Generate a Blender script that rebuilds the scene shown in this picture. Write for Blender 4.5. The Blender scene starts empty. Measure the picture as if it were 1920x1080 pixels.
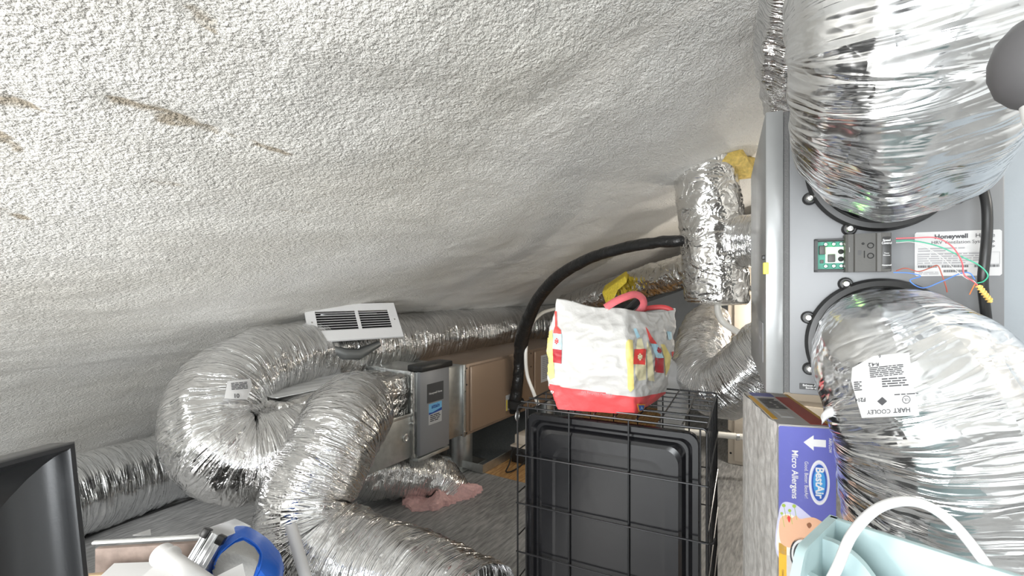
import bpy, bmesh, math, random
import numpy as np
from mathutils import Vector, Matrix
from mathutils.bvhtree import BVHTree

# ------------------------------------------------------------------ camera, world, lights
SC = bpy.context.scene
COL = SC.collection
CAMZ = 1.30
F = 900.0                                   # focal length in pixels of a 1920 px wide frame
cam_d = bpy.data.cameras.new('camera'); cam = bpy.data.objects.new('camera', cam_d); COL.objects.link(cam)
cam.location = (0, 0, CAMZ); cam.rotation_euler = (math.radians(90), 0, 0)
cam_d.sensor_width = 36; cam_d.lens = 36 * F / 1920; cam_d.clip_start = 0.02
SC.camera = cam
SC.view_settings.view_transform = 'Standard'; SC.view_settings.look = 'None'
SC.view_settings.gamma = 1.0; SC.view_settings.use_curve_mapping = False
SC.view_settings.exposure = 0.46
world = bpy.data.worlds.new('world'); SC.world = world; world.use_nodes = True
world.node_tree.nodes['Background'].inputs[0].default_value = (0.75, 0.82, 0.9, 1)
world.node_tree.nodes['Background'].inputs[1].default_value = 0.4

def light(name, kind, loc, power, color, size=0.1, size_y=None, target=None):
    d = bpy.data.lights.new(name, kind); o = bpy.data.objects.new(name, d); COL.objects.link(o)
    o.location = loc; d.energy = power; d.color = color
    if kind == 'AREA':
        d.size = size
        if size_y: d.shape = 'RECTANGLE'; d.size_y = size_y
    else: d.shadow_soft_size = size
    if target is not None:
        o.rotation_euler = (Vector(target) - Vector(loc)).to_track_quat('-Z', 'Y').to_euler()
    return o
light('wall_bulb_light', 'POINT', (1.72, 0.12, 1.95), 22, (1.0, 0.95, 0.88), 0.06)
light('rear_fill_light', 'AREA', (-1.57, -2.52, 1.15), 138, (0.93, 0.97, 1.0), 2.4, 1.7, (-1.57 + .53, -2.52 + .848, 1.17))  # added broad fill behind the viewer, no window known there
light('left_fill_light', 'AREA', (-1.65, -0.5, 0.85), 36, (1.0, 0.97, 0.93), 0.6, 0.5, (-0.9, 2.4, -0.35))  # added fill that brightens the lower left, no fixture known
light('far_fill_light', 'POINT', (1.78, 3.15, 1.1), 13, (1.0, 0.93, 0.83), 0.06)  # added fill hidden behind the ventilator, lifts the air handler
light('passage_fill_light', 'POINT', (1.72, 2.25, 1.55), 5, (1.0, 0.94, 0.86), 0.06)  # added fill out of sight behind the ventilator, lifts the tee and ceiling

# ------------------------------------------------------------------ maths helpers
def at(u, v, d):
    "the point at distance d in front of the viewpoint, seen at pixel u, v"
    return Vector(((u - 960) / F * d, d, CAMZ - (v - 540) / F * d))

rng = np.random.RandomState(7)
PERM = rng.permutation(256); PERM = np.concatenate([PERM, PERM, PERM])
GRAD = rng.normal(size=(256, 3)); GRAD /= np.linalg.norm(GRAD, axis=1)[:, None]
def pnoise(p):
    p = np.asarray(p, float); i = np.floor(p).astype(int); f = p - i; i &= 255
    w = f * f * f * (f * (f * 6 - 15) + 10); out = 0
    for dx in (0, 1):
        for dy in (0, 1):
            for dz in (0, 1):
                h = PERM[PERM[PERM[(i[..., 0] + dx) & 255] + ((i[..., 1] + dy) & 255)] + ((i[..., 2] + dz) & 255)]
                g = GRAD[h]; dd = f - np.array([dx, dy, dz])
                ww = (w[..., 0] if dx else 1 - w[..., 0]) * (w[..., 1] if dy else 1 - w[..., 1]) * (w[..., 2] if dz else 1 - w[..., 2])
                out = out + ww * (g * dd).sum(-1)
    return out * 1.6
def fbm(p, o=3):
    p = np.asarray(p, float); a = 1.0; t = 0
    for k in range(o): t = t + a * pnoise(p + 17.3 * k); p = p * 2.03; a *= .5
    return t
def ridged(p): return 1 - np.abs(pnoise(p)) * 2.0

# ------------------------------------------------------------------ materials
MATS = {}
def mat(name, color=(.8, .8, .8), rough=.5, metal=0.0, bump=0.0, scale=60, var=0.0, trans=0.0, emit=None, coat=0, alpha=1.0, spec=None):
    if name in MATS: return MATS[name]
    m = bpy.data.materials.new(name); m.use_nodes = True; MATS[name] = m
    nt = m.node_tree; b = nt.nodes['Principled BSDF']
    b.inputs['Base Color'].default_value = (*color, 1); b.inputs['Roughness'].default_value = rough
    b.inputs['Metallic'].default_value = metal; b.inputs['Transmission Weight'].default_value = trans
    b.inputs['Coat Weight'].default_value = coat
    if spec is not None: b.inputs['Specular IOR Level'].default_value = spec
    if alpha < 1: b.inputs['Alpha'].default_value = alpha
    if emit: b.inputs['Emission Color'].default_value = (*emit[0], 1); b.inputs['Emission Strength'].default_value = emit[1]
    if bump or var:
        tc = nt.nodes.new('ShaderNodeTexCoord'); n = nt.nodes.new('ShaderNodeTexNoise')
        n.inputs['Scale'].default_value = scale; n.inputs['Detail'].default_value = 4
        nt.links.new(tc.outputs['Object'], n.inputs['Vector'])
        if bump:
            bp = nt.nodes.new('ShaderNodeBump'); bp.inputs['Strength'].default_value = bump; bp.inputs['Distance'].default_value = .01
            nt.links.new(n.outputs['Fac'], bp.inputs['Height']); nt.links.new(bp.outputs['Normal'], b.inputs['Normal'])
        if var:
            r = nt.nodes.new('ShaderNodeValToRGB')
            r.color_ramp.elements[0].position = .3; r.color_ramp.elements[1].position = .7
            r.color_ramp.elements[0].color = (*[c * (1 - var) for c in color], 1)
            r.color_ramp.elements[1].color = (*[min(1, c * (1 + var)) for c in color], 1)
            nt.links.new(n.outputs['Fac'], r.inputs['Fac']); nt.links.new(r.outputs['Color'], b.inputs['Base Color'])
    return m
def node(nt, t, **kw):
    n = nt.nodes.new(t)
    for k, v in kw.items():
        if k in n.inputs: n.inputs[k].default_value = v
        else: setattr(n, k, v)
    return n
def math_node(nt, op, a, b=None):
    n = nt.nodes.new('ShaderNodeMath'); n.operation = op
    for i, x in enumerate((a, b)):
        if x is None: continue
        if isinstance(x, (int, float)): n.inputs[i].default_value = x
        else: nt.links.new(x, n.inputs[i])
    return n.outputs[0]
def foil(name, color=(.82, .82, .82), rough=.14, su=4, sv=46, wrinkle=.55, crumple=.13, cs=20):
    "aluminised film: wrinkles run round the duct, with a finer crumple over them"
    if name in MATS: return MATS[name]
    m = bpy.data.materials.new(name); m.use_nodes = True; MATS[name] = m
    nt = m.node_tree; b = nt.nodes['Principled BSDF']; L = nt.links.new
    b.inputs['Base Color'].default_value = (*color, 1); b.inputs['Metallic'].default_value = 1; b.inputs['Roughness'].default_value = rough
    tc = node(nt, 'ShaderNodeTexCoord')
    mp = node(nt, 'ShaderNodeMapping'); mp.inputs['Scale'].default_value = (sv, su, 1)
    L(tc.outputs['UV'], mp.inputs['Vector'])
    n1 = node(nt, 'ShaderNodeTexNoise', Scale=1.0, Detail=3.0, Distortion=1.1); L(mp.outputs[0], n1.inputs['Vector'])
    r1 = math_node(nt, 'ABSOLUTE', math_node(nt, 'SUBTRACT', n1.outputs['Fac'], .5))
    n2 = node(nt, 'ShaderNodeTexNoise', Scale=cs, Detail=2.0, Distortion=.6); L(tc.outputs['Object'], n2.inputs['Vector'])
    vo = node(nt, 'ShaderNodeTexVoronoi', Scale=cs * 1.3); vo.feature = 'F1'
    mx = node(nt, 'ShaderNodeVectorMath'); mx.operation = 'SCALE'; mx.inputs['Scale'].default_value = .12
    L(n2.outputs['Color'], mx.inputs[0])
    ad = node(nt, 'ShaderNodeVectorMath'); ad.operation = 'ADD'; L(mx.outputs[0], ad.inputs[0]); L(tc.outputs['Object'], ad.inputs[1])
    L(ad.outputs[0], vo.inputs['Vector'])
    b1 = node(nt, 'ShaderNodeBump', Strength=wrinkle, Distance=.05); L(r1, b1.inputs['Height'])
    b2 = node(nt, 'ShaderNodeBump', Strength=crumple, Distance=.02); L(vo.outputs['Distance'], b2.inputs['Height']); L(b1.outputs[0], b2.inputs['Normal'])
    L(b2.outputs[0], b.inputs['Normal'])
    rr = math_node(nt, 'ADD', math_node(nt, 'MULTIPLY', n2.outputs['Fac'], .22), rough - .1); L(rr, b.inputs['Roughness'])
    return m

def mat_ceiling():
    m = bpy.data.materials.new('sprayed_foam'); m.use_nodes = True
    nt = m.node_tree; b = nt.nodes['Principled BSDF']; L = nt.links.new
    b.inputs['Roughness'].default_value = .62; b.inputs['Specular IOR Level'].default_value = .35
    tc = node(nt, 'ShaderNodeTexCoord')
    nb = node(nt, 'ShaderNodeTexNoise', Scale=1.3, Detail=3.0); L(tc.outputs['Object'], nb.inputs['Vector'])
    rp = node(nt, 'ShaderNodeValToRGB'); L(nb.outputs['Fac'], rp.inputs['Fac'])
    rp.color_ramp.elements[0].position = .3; rp.color_ramp.elements[0].color = (.68, .66, .61, 1)
    rp.color_ramp.elements[1].position = .62; rp.color_ramp.elements[1].color = (.78, .77, .74, 1)
    at_ = node(nt, 'ShaderNodeAttribute', attribute_name='bare')
    n3 = node(nt, 'ShaderNodeTexNoise', Scale=30.0, Detail=6.0)
    mp3 = node(nt, 'ShaderNodeMapping'); mp3.inputs['Scale'].default_value = (.5, 1.3, 1); L(tc.outputs['Object'], mp3.inputs['Vector']); L(mp3.outputs[0], n3.inputs['Vector'])
    k = math_node(nt, 'MULTIPLY', math_node(nt, 'SUBTRACT', math_node(nt, 'ADD', at_.outputs['Fac'], math_node(nt, 'MULTIPLY', n3.outputs['Fac'], 1.9)), 1.62), 2.6)
    k.node.use_clamp = True
    mix = node(nt, 'ShaderNodeMix'); mix.data_type = 'RGBA'; L(k, mix.inputs[0]); L(rp.outputs[0], mix.inputs[6]); mix.inputs[7].default_value = (.40, .35, .28, 1)
    L(mix.outputs[2], b.inputs['Base Color'])
    # spray grain
    mp = node(nt, 'ShaderNodeMapping'); mp.inputs['Scale'].default_value = (.75, 1, 1); L(tc.outputs['Object'], mp.inputs['Vector'])
    n1 = node(nt, 'ShaderNodeTexNoise', Scale=95.0, Detail=3.0, Roughness=.55); L(mp.outputs[0], n1.inputs['Vector'])
    n2 = node(nt, 'ShaderNodeTexNoise', Scale=17.0, Detail=4.0, Distortion=.8); L(mp.outputs[0], n2.inputs['Vector'])
    n0 = node(nt, 'ShaderNodeTexNoise', Scale=210.0, Detail=2.0, Roughness=.5); L(mp.outputs[0], n0.inputs['Vector'])
    b0 = node(nt, 'ShaderNodeBump', Strength=.75, Distance=.007); L(n0.outputs['Fac'], b0.inputs['Height'])
    b1 = node(nt, 'ShaderNodeBump', Strength=.75, Distance=.013); L(b0.outputs[0], b1.inputs['Normal']); L(n1.outputs['Fac'], b1.inputs['Height'])
    b2 = node(nt, 'ShaderNodeBump', Strength=.35, Distance=.014); L(n2.outputs['Fac'], b2.inputs['Height']); L(b1.outputs[0], b2.inputs['Normal'])
    L(b2.outputs[0], b.inputs['Normal'])
    return m
def mat_osb(name, dark, light_, rough, bump=.35, contrast=.5):
    "strand board: flakes lying every way"
    m = bpy.data.materials.new(name); m.use_nodes = True; MATS[name] = m
    nt = m.node_tree; b = nt.nodes['Principled BSDF']; L = nt.links.new
    b.inputs['Roughness'].default_value = rough
    tc = node(nt, 'ShaderNodeTexCoord'); outs = []
    for k, ang in enumerate((.2, 1.25, 2.3)):
        mp = node(nt, 'ShaderNodeMapping'); mp.inputs['Rotation'].default_value = (0, 0, ang); mp.inputs['Scale'].default_value = (9, 62, 1); mp.inputs['Location'].default_value = (k * 3.1, k * 1.7, 0)
        L(tc.outputs['Object'], mp.inputs['Vector'])
        v = node(nt, 'ShaderNodeTexNoise', Scale=1.0, Detail=2.0); L(mp.outputs[0], v.inputs['Vector'])
        outs.append(v.outputs['Fac'])
    h = math_node(nt, 'MAXIMUM', math_node(nt, 'MAXIMUM', outs[0], outs[1]), outs[2])
    big = node(nt, 'ShaderNodeTexNoise', Scale=2.2, Detail=4.0); L(tc.outputs['Object'], big.inputs['Vector'])
    s = math_node(nt, 'ADD', math_node(nt, 'MULTIPLY', math_node(nt, 'SUBTRACT', h, .55), contrast * 3), math_node(nt, 'MULTIPLY', big.outputs['Fac'], .55))
    rp = node(nt, 'ShaderNodeValToRGB'); L(s, rp.inputs['Fac'])
    rp.color_ramp.elements[0].position = .02; rp.color_ramp.elements[0].color = (*dark, 1)
    rp.color_ramp.elements[1].position = .62; rp.color_ramp.elements[1].color = (*light_, 1)
    L(rp.outputs[0], b.inputs['Base Color'])
    b1 = node(nt, 'ShaderNodeBump', Strength=bump, Distance=.006); L(h, b1.inputs['Height']); L(b1.outputs[0], b.inputs['Normal'])
    return m

M_FOIL = foil('duct_foil')
M_FOIL_F = foil('duct_foil_fine', rough=.15, su=7, sv=90, wrinkle=.5, crumple=.10, cs=36)
M_FOIL_S = foil('duct_foil_smooth', color=(.84, .85, .86), rough=.17, su=3, sv=36, wrinkle=.4, crumple=.1, cs=14)
M_WRAP = foil('foil_wrap', color=(.80, .79, .77), rough=.16, su=9, sv=11, wrinkle=.5, crumple=.22, cs=13)
M_GALV = mat('galvanised_sheet', (.60, .62, .61), .34, .9, .03, 25, .10)
M_BROWN = mat('brown_enamel', (.33, .235, .165), .36, .25, .03, 220)
M_BROWN2 = mat('brown_enamel_edge', (.30, .22, .16), .4, .25)
M_GREY = mat('grey_enamel', (.27, .275, .285), .42, .1, .02, 240)
M_GREYD = mat('grey_sheet_door', (.27, .275, .275), .3, .35, .02, 12, .05)
M_GREYL = mat('light_grey_enamel', (.185, .19, .197), .4, .1)
M_BLACK = mat('black_plastic', (.018, .018, .018), .38)
M_BLACKM = mat('black_matte', (.012, .012, .012), .7)
M_BLACKT = mat('black_wrap', (.014, .014, .014), .3, 0, .5, 45)
M_CHAR = mat('charcoal_plastic', (.075, .073, .068), .5, 0, .05, 300)
M_GASKET = mat('gasket_foam', (.13, .13, .13), .95, 0, .4, 300)
M_WHITE = mat('white_plastic', (.68, .68, .68), .35)
M_WPAINT = mat('white_paint', (.72, .72, .72), .42)
M_PAPER = mat('paper_label', (.52, .52, .52), .6)
M_INK = mat('ink', (.05, .05, .055), .6)
M_INKG = mat('grey_ink', (.30, .30, .31), .6)
M_PVC = mat('white_pvc', (.76, .74, .69), .35)
M_TAN = mat('tan_enamel', (.62, .55, .46), .45, 0, .02, 150)
M_SCREW = mat('screw_metal', (.75, .75, .74), .25, 1)
M_RED = mat('bag_red', (.74, .085, .09), .45, 0, .25, 40)
M_WOVEN = mat('bag_white', (.56, .55, .53), .5, 0, .45, 34)

# ------------------------------------------------------------------ object helpers
def tag(o, label, cat, group=None, kind=None):
    if label: o['label'] = label
    if cat: o['category'] = cat
    if group: o['group'] = group
    if kind: o['kind'] = kind
    return o
def structure(o, label=None):
    o['kind'] = 'structure'
    if label: o['label'] = label; o['category'] = label.split()[-1]
    return o
def link(name, me, parent=None, loc=None, m=None):
    o = bpy.data.objects.new(name, me); COL.objects.link(o)
    if parent: o.parent = parent
    if loc is not None: o.location = loc
    if m and me and not me.materials:
        for x in (m if isinstance(m, (list, tuple)) else [m]): me.materials.append(x)
    return o
def thing(name, label, cat, loc=(0, 0, 0), rotz=0.0, basis=None, group=None):
    o = bpy.data.objects.new(name, None); COL.objects.link(o); o.empty_display_size = .05
    if basis is not None:
        mt = basis.to_4x4(); mt.translation = Vector(loc); o.matrix_world = mt
        o['_m'] = 0; del o['_m']
        o.location = Vector(loc); o.rotation_euler = basis.to_euler()
    else:
        o.location = loc; o.rotation_euler = (0, 0, rotz)
    return tag(o, label, cat, group)
def world_of(o):
    return Matrix.LocRotScale(o.location, o.rotation_euler.to_quaternion(), (1, 1, 1))
class G:
    "a growing mesh"
    def __init__(s): s.v = []; s.f = []; s.m = []; s.cur = 0
    def add(s, vs, fs):
        k = len(s.v); s.v += [tuple(x) for x in vs]; s.f += [tuple(i + k for i in f) for f in fs]; s.m += [s.cur] * len(fs); return s
    def box(s, x0, x1, y0, y1, z0, z1):
        vs = [(x, y, z) for z in (z0, z1) for y in (y0, y1) for x in (x0, x1)]
        return s.add(vs, [(0, 2, 3, 1), (4, 5, 7, 6), (0, 1, 5, 4), (2, 6, 7, 3), (0, 4, 6, 2), (1, 3, 7, 5)])
    def rbox(s, x0, x1, y0, y1, z0, z1, b=.004, seg=2):
        bm = bmesh.new(); bmesh.ops.create_cube(bm, size=1)
        for v in bm.verts:
            v.co = ((x0 + x1) / 2 + v.co.x * (x1 - x0), (y0 + y1) / 2 + v.co.y * (y1 - y0), (z0 + z1) / 2 + v.co.z * (z1 - z0))
        b = min(b, .49 * min(abs(x1 - x0), abs(y1 - y0), abs(z1 - z0)))
        bmesh.ops.bevel(bm, geom=list(bm.edges), offset=b, segments=seg, profile=.5, affect='EDGES')
        bm.verts.index_update()
        s.add([v.co for v in bm.verts], [[v.index for v in f.verts] for f in bm.faces]); bm.free(); return s
    def tube(s, pts, r, n=10, closed=False, caps=True):
        pts = [Vector(p) for p in pts]; N = len(pts); rs = r if isinstance(r, (list, tuple)) else [r] * N
        k = len(s.v); up = None
        for i, p in enumerate(pts):
            if closed: t = pts[(i + 1) % N] - pts[i - 1]
            else: t = pts[min(i + 1, N - 1)] - pts[max(i - 1, 0)]
            t.normalize()
            if up is None: up = t.orthogonal().normalized()
            up = (up - t * up.dot(t)).normalized(); w = t.cross(up)
            for j in range(n):
                a = 2 * math.pi * j / n; s.v.append(tuple(p + (up * math.cos(a) + w * math.sin(a)) * rs[i]))
        for i in range(N if closed else N - 1):
            i2 = (i + 1) % N
            for j in range(n):
                j2 = (j + 1) % n; s.f.append((k + i * n + j, k + i * n + j2, k + i2 * n + j2, k + i2 * n + j)); s.m.append(s.cur)
        if caps and not closed:
            s.f.append(tuple(k + j for j in range(n))[::-1]); s.m.append(s.cur)
            s.f.append(tuple(k + (N - 1) * n + j for j in range(n))); s.m.append(s.cur)
        return s
    def lathe(s, prof, n=32, c=(0, 0, 0), ax=(0, 0, 1)):
        "prof: (radius, height) along ax from c"
        ax = Vector(ax).normalized(); c = Vector(c); u = ax.orthogonal().normalized(); w = ax.cross(u); k = len(s.v)
        for r, h in prof:
            for j in range(n):
                a = 2 * math.pi * j / n; s.v.append(tuple(c + ax * h + (u * math.cos(a) + w * math.sin(a)) * r))
        for i in range(len(prof) - 1):
            for j in range(n):
                j2 = (j + 1) % n; s.f.append((k + i * n + j, k + i * n + j2, k + (i + 1) * n + j2, k + (i + 1) * n + j)); s.m.append(s.cur)
        return s
    def prism(s, poly, o, ux, uy, d0, d1):
        "polygon in the plane (o, ux, uy), extruded along ux x uy from d0 to d1"
        o, ux, uy = Vector(o), Vector(ux), Vector(uy); nz = ux.cross(uy).normalized(); n = len(poly)
        vs = [o + ux * a + uy * b + nz * d0 for a, b in poly] + [o + ux * a + uy * b + nz * d1 for a, b in poly]
        return s.add(vs, [tuple(range(n))[::-1], tuple(range(n, 2 * n))] + [(i, (i + 1) % n, n + (i + 1) % n, n + i) for i in range(n)])
    def grid(s, P):
        "P[i][j] of points"
        a, b = len(P), len(P[0]); k = len(s.v)
        s.v += [tuple(p) for row in P for p in row]
        for i in range(a - 1):
            for j in range(b - 1):
                s.f.append((k + i * b + j, k + i * b + j + 1, k + (i + 1) * b + j + 1, k + (i + 1) * b + j)); s.m.append(s.cur)
        return s
    def mesh(s, name, smooth=True, shift=(0, 0, 0), fix=True):
        me = bpy.data.meshes.new(name); sh = Vector(shift)
        me.from_pydata([tuple(Vector(v) - sh) for v in s.v], [], s.f)
        me.polygons.foreach_set('material_index', s.m)
        if fix:
            bm = bmesh.new(); bm.from_mesh(me); bmesh.ops.recalc_face_normals(bm, faces=bm.faces); bm.to_mesh(me); bm.free()
        if smooth:
            me.polygons.foreach_set('use_smooth', [True] * len(me.polygons))
            try: me.set_sharp_from_angle(angle=math.radians(38))
            except Exception: pass
        return me
    def part(s, name, m, parent=None, smooth=True, label=None):
        o = link(name, s.mesh(name, smooth), parent, None, m)
        if label: o['label'] = label
        return o
    def wpart(s, name, m, parent, smooth=True):
        "vertices given in world space, made a child of parent"
        iv = world_of(parent).inverted(); s.v = [tuple(iv @ Vector(v)) for v in s.v]
        return s.part(name, m, parent, smooth)
    def solo(s, name, m, label, cat, group=None, smooth=True):
        "vertices in world space, a thing of one mesh with its origin at its base"
        a = np.array(s.v); c = Vector(((a[:, 0].min() + a[:, 0].max()) / 2, (a[:, 1].min() + a[:, 1].max()) / 2, a[:, 2].min()))
        o = link(name, s.mesh(name, smooth, c), None, c, m)
        return tag(o, label, cat, group)

def spline(pts, n=12, closed=False):
    "Catmull-Rom through pts (tuples of any length)"
    P = np.array([tuple(p) for p in pts], float)
    if closed: P = np.vstack([P[-1], P, P[0], P[1]])
    else: P = np.vstack([2 * P[0] - P[1], P, 2 * P[-1] - P[-2]])
    out = []
    for i in range(1, len(P) - 2):
        for k in range(n):
            t = k / n; a, b, c, d = P[i - 1], P[i], P[i + 1], P[i + 2]
            out.append(.5 * (2 * b + (c - a) * t + (2 * a - 5 * b + 4 * c - d) * t * t + (3 * b - a - 3 * c + d) * t ** 3))
    if not closed: out.append(P[-2])
    return np.array(out)

def text2d(s, size=1.0, align='CENTER', bold=0.0):
    c = bpy.data.curves.new('lettering', 'FONT'); c.body = s; c.size = size; c.align_x = align; c.align_y = 'CENTER'; c.offset = bold; c.resolution_u = 3
    o = bpy.data.objects.new('lettering', c); me = bpy.data.meshes.new_from_object(o)
    vs = [(v.co.x, v.co.y) for v in me.vertices]; fs = [tuple(p.vertices) for p in me.polygons]
    bpy.data.objects.remove(o); bpy.data.curves.remove(c); bpy.data.meshes.remove(me)
    return vs, fs
def text_g(g, s, size, o, ux, uy, align='CENTER', bold=0.0, wide=1.0):
    o, ux, uy = Vector(o), Vector(ux).normalized(), Vector(uy).normalized()
    vs, fs = text2d(s, size, align, bold)
    return g.add([o + ux * a * wide + uy * b for a, b in vs], fs)
def bars_g(g, o, ux, uy, w, h, rows, seed=1, gap=.45):
    "rows of small print too small to read, as short strokes"
    o, ux, uy = Vector(o), Vector(ux).normalized(), Vector(uy).normalized(); rn = random.Random(seed); lh = h / rows
    for r in range(rows):
        x = 0; y = -r * lh
        while x < w * (1 if r < rows - 1 else .6):
            L = min(rn.uniform(1.5, 5) * lh, w - x)
            if L < .4 * lh: break
            g.add([o + ux * x + uy * y, o + ux * (x + L) + uy * y, o + ux * (x + L) + uy * (y - lh * (1 - gap)), o + ux * x + uy * (y - lh * (1 - gap))], [(0, 1, 2, 3)])
            x += L + lh * .45
    return g

# ------------------------------------------------------------------ flexible duct
class Duct: pass
def make_duct(name, ctrl, m, label=None, cat='duct', step=.011, around=84, amp=.010, seed=0.0, helix=.045, parent=None, group=None, squash=None, slack=1.0):
    "ctrl: (point, radius) pairs; swept, then wrinkled round its girth"
    C = spline([(*p, r) for p, r in ctrl], 40)
    d = np.r_[0, np.cumsum(np.linalg.norm(np.diff(C[:, :3], axis=0), axis=1))]
    n = max(8, int(d[-1] / step)); s = np.linspace(0, d[-1], n)
    P = np.stack([np.interp(s, d, C[:, k]) for k in range(4)], 1); R = P[:, 3]; P = P[:, :3]
    T = np.gradient(P, axis=0); T /= np.linalg.norm(T, axis=1)[:, None]
    U = np.zeros_like(T); u = np.array([0, 0, 1.0]) if abs(T[0][2]) < .8 else np.array([0, 1.0, 0])
    for i in range(n):
        u = u - T[i] * (u @ T[i]); u = u / np.linalg.norm(u); U[i] = u
    W = np.cross(T, U)
    th = np.linspace(0, 2 * np.pi, around, endpoint=False)
    cs, sn = np.cos(th), np.sin(th)
    Dv = U[:, None, :] * cs[None, :, None] + W[:, None, :] * sn[None, :, None]
    K = np.gradient(T, axis=0) / np.gradient(s)[:, None]
    inner = np.clip((Dv * K[:, None, :]).sum(-1) * R[:, None], -1, 1.2)
    S = np.repeat(s[:, None], around, 1); c2 = np.repeat(cs[None], n, 0); s2 = np.repeat(sn[None], n, 0)
    # along-axis coordinate drawn together on the inside of bends
    warp = S + .02 * pnoise(np.stack([S * 4 + seed, c2 * 1.4, s2 * 1.4], -1))
    w1 = ridged(np.stack([warp * 15 + seed, c2 * 1.1 + seed, s2 * 1.1], -1))
    w2 = ridged(np.stack([warp * 34 + 5 + seed, c2 * 1.7, s2 * 1.7 + seed], -1))
    w3 = pnoise(np.stack([S * 5 + seed, c2 * 2.2, s2 * 2.2 + 9], -1))
    w4 = ridged(np.stack([warp * 70 + seed, c2 * 3, s2 * 3 + seed], -1))
    mod = .55 + .6 * np.clip(pnoise(np.stack([S * 2.3 + seed * 2, c2 * 1.1, s2 * 1.1], -1)) + .4, 0, 1.3)
    hel = np.cos((S / helix) * 2 * np.pi + np.repeat(th[None], n, 0))
    h = amp * slack * mod * (1 + 1.1 * np.clip(inner, 0, 1)) * (.75 * w1 + .55 * w2 + .22 * w4 - .6) + amp * .9 * w3 + amp * .12 * hel
    RR = R[:, None] + h - np.clip(inner - .55, 0, 1) * R[:, None] * .35
    V = P[:, None, :] + Dv * RR[..., None]
    B = P[:, None, :] + Dv * (R[:, None] * (1 + 0 * h) + amp * .9)[..., None]
    if squash is not None: V[..., 2] = np.maximum(V[..., 2], squash); B[..., 2] = np.maximum(B[..., 2], squash)
    idx = np.arange(n * around).reshape(n, around); nx = np.roll(idx, -1, 1)
    fs = np.stack([idx[:-1], nx[:-1], nx[1:], idx[1:]], -1).reshape(-1, 4)
    base = V.reshape(-1, 3); c = Vector(((base[:, 0].min() + base[:, 0].max()) / 2, (base[:, 1].min() + base[:, 1].max()) / 2, base[:, 2].min()))
    org = world_of(parent).translation if parent else c
    if parent:
        iv = np.array(world_of(parent).inverted()); Vl = base @ iv[:3, :3].T + iv[:3, 3]
    else: Vl = base - np.array(c)
    me = bpy.data.meshes.new(name); me.from_pydata(Vl.tolist(), [], fs.tolist())
    uv = me.uv_layers.new(name='UVMap')
    jj = np.arange(around); vu0 = np.repeat((jj / around)[None], n - 1, 0); vu1 = np.repeat(((jj + 1) / around)[None], n - 1, 0)
    su0 = np.repeat(s[:-1, None], around, 1); su1 = np.repeat(s[1:, None], around, 1); rm = 2 * np.pi * float(R.mean())
    UV = np.stack([np.stack([su0, vu0 * rm], -1), np.stack([su0, vu1 * rm], -1), np.stack([su1, vu1 * rm], -1), np.stack([su1, vu0 * rm], -1)], 2)
    uv.data.foreach_set('uv', UV.reshape(-1).astype(np.float32))
    me.polygons.foreach_set('use_smooth', [True] * len(me.polygons)); me.update()
    o = link(name, me, parent, None if parent else c, m)
    if label: tag(o, label, cat, group)
    D = Duct(); D.obj = o; D.origin = c; D.bvh = BVHTree.FromPolygons([Vector(v) for v in B.reshape(-1, 3)], fs.tolist()); D.P = P; D.T = T
    return D
def on_surface(bvh, u, v, off):
    "the spot on a surface that shows at pixel u, v, lifted off by off"
    o = Vector((0, 0, CAMZ)); d = (at(u, v, 1) - o).normalized()
    hit, nr, i, dist = bvh.ray_cast(o, d)
    if hit is None: return None
    if nr.dot(d) > 0: nr = -nr
    return hit + nr * off
def decal(name, shapes, bvh, off, m, parent, step=9):
    "flat print laid on a curved surface; shapes: list of (verts, faces) in picture coordinates"
    g = G()
    for vs, fs in shapes:
        bm = bmesh.new(); bv = [bm.verts.new((a, b, 0)) for a, b in vs]
        for f in fs:
            try: bm.faces.new([bv[i] for i in f])
            except ValueError: pass
        bmesh.ops.triangulate(bm, faces=bm.faces)
        for it in range(7):
            long_e = [e for e in bm.edges if e.calc_length() > step]
            if not long_e: break
            bmesh.ops.subdivide_edges(bm, edges=long_e, cuts=1); bmesh.ops.triangulate(bm, faces=[f for f in bm.faces if len(f.verts) > 3])
        bm.verts.index_update(); pos = [on_surface(bvh, v.co.x, v.co.y, off) for v in bm.verts]
        k = len(g.v); g.v += [tuple(p) if p is not None else (0, 0, 0) for p in pos]
        for f in bm.faces:
            ii = [v.index for v in f.verts]
            if any(pos[i] is None for i in ii): continue
            q = [pos[i] for i in ii]
            if max((q[0] - q[1]).length, (q[1] - q[2]).length) > .12: continue
            g.f.append(tuple(k + i for i in ii)); g.m.append(g.cur)
        bm.free()
    used = sorted({i for f in g.f for i in f}); mp = {a: b for b, a in enumerate(used)}
    g.v = [g.v[i] for i in used]; g.f = [tuple(mp[i] for i in f) for f in g.f]
    return g.wpart(name, m, parent)
def poly(*pts): return (list(pts), [tuple(range(len(pts)))])
def ell(cx, cy, rx, ry, n=20, rot=0):
    c, s = math.cos(rot), math.sin(rot)
    return poly(*[(cx + c * rx * math.cos(2 * math.pi * i / n) - s * ry * math.sin(2 * math.pi * i / n), cy + s * rx * math.cos(2 * math.pi * i / n) + c * ry * math.sin(2 * math.pi * i / n)) for i in range(n)])
def ptext(s, size, cx, cy, ang=0.0, wide=1.0, bold=0.0):
    vs, fs = text2d(s, size, 'CENTER', bold); c, sn = math.cos(ang), math.sin(ang)
    return ([(cx + c * a * wide + sn * b, cy + sn * a * wide - c * b) for a, b in vs], fs)
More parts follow.
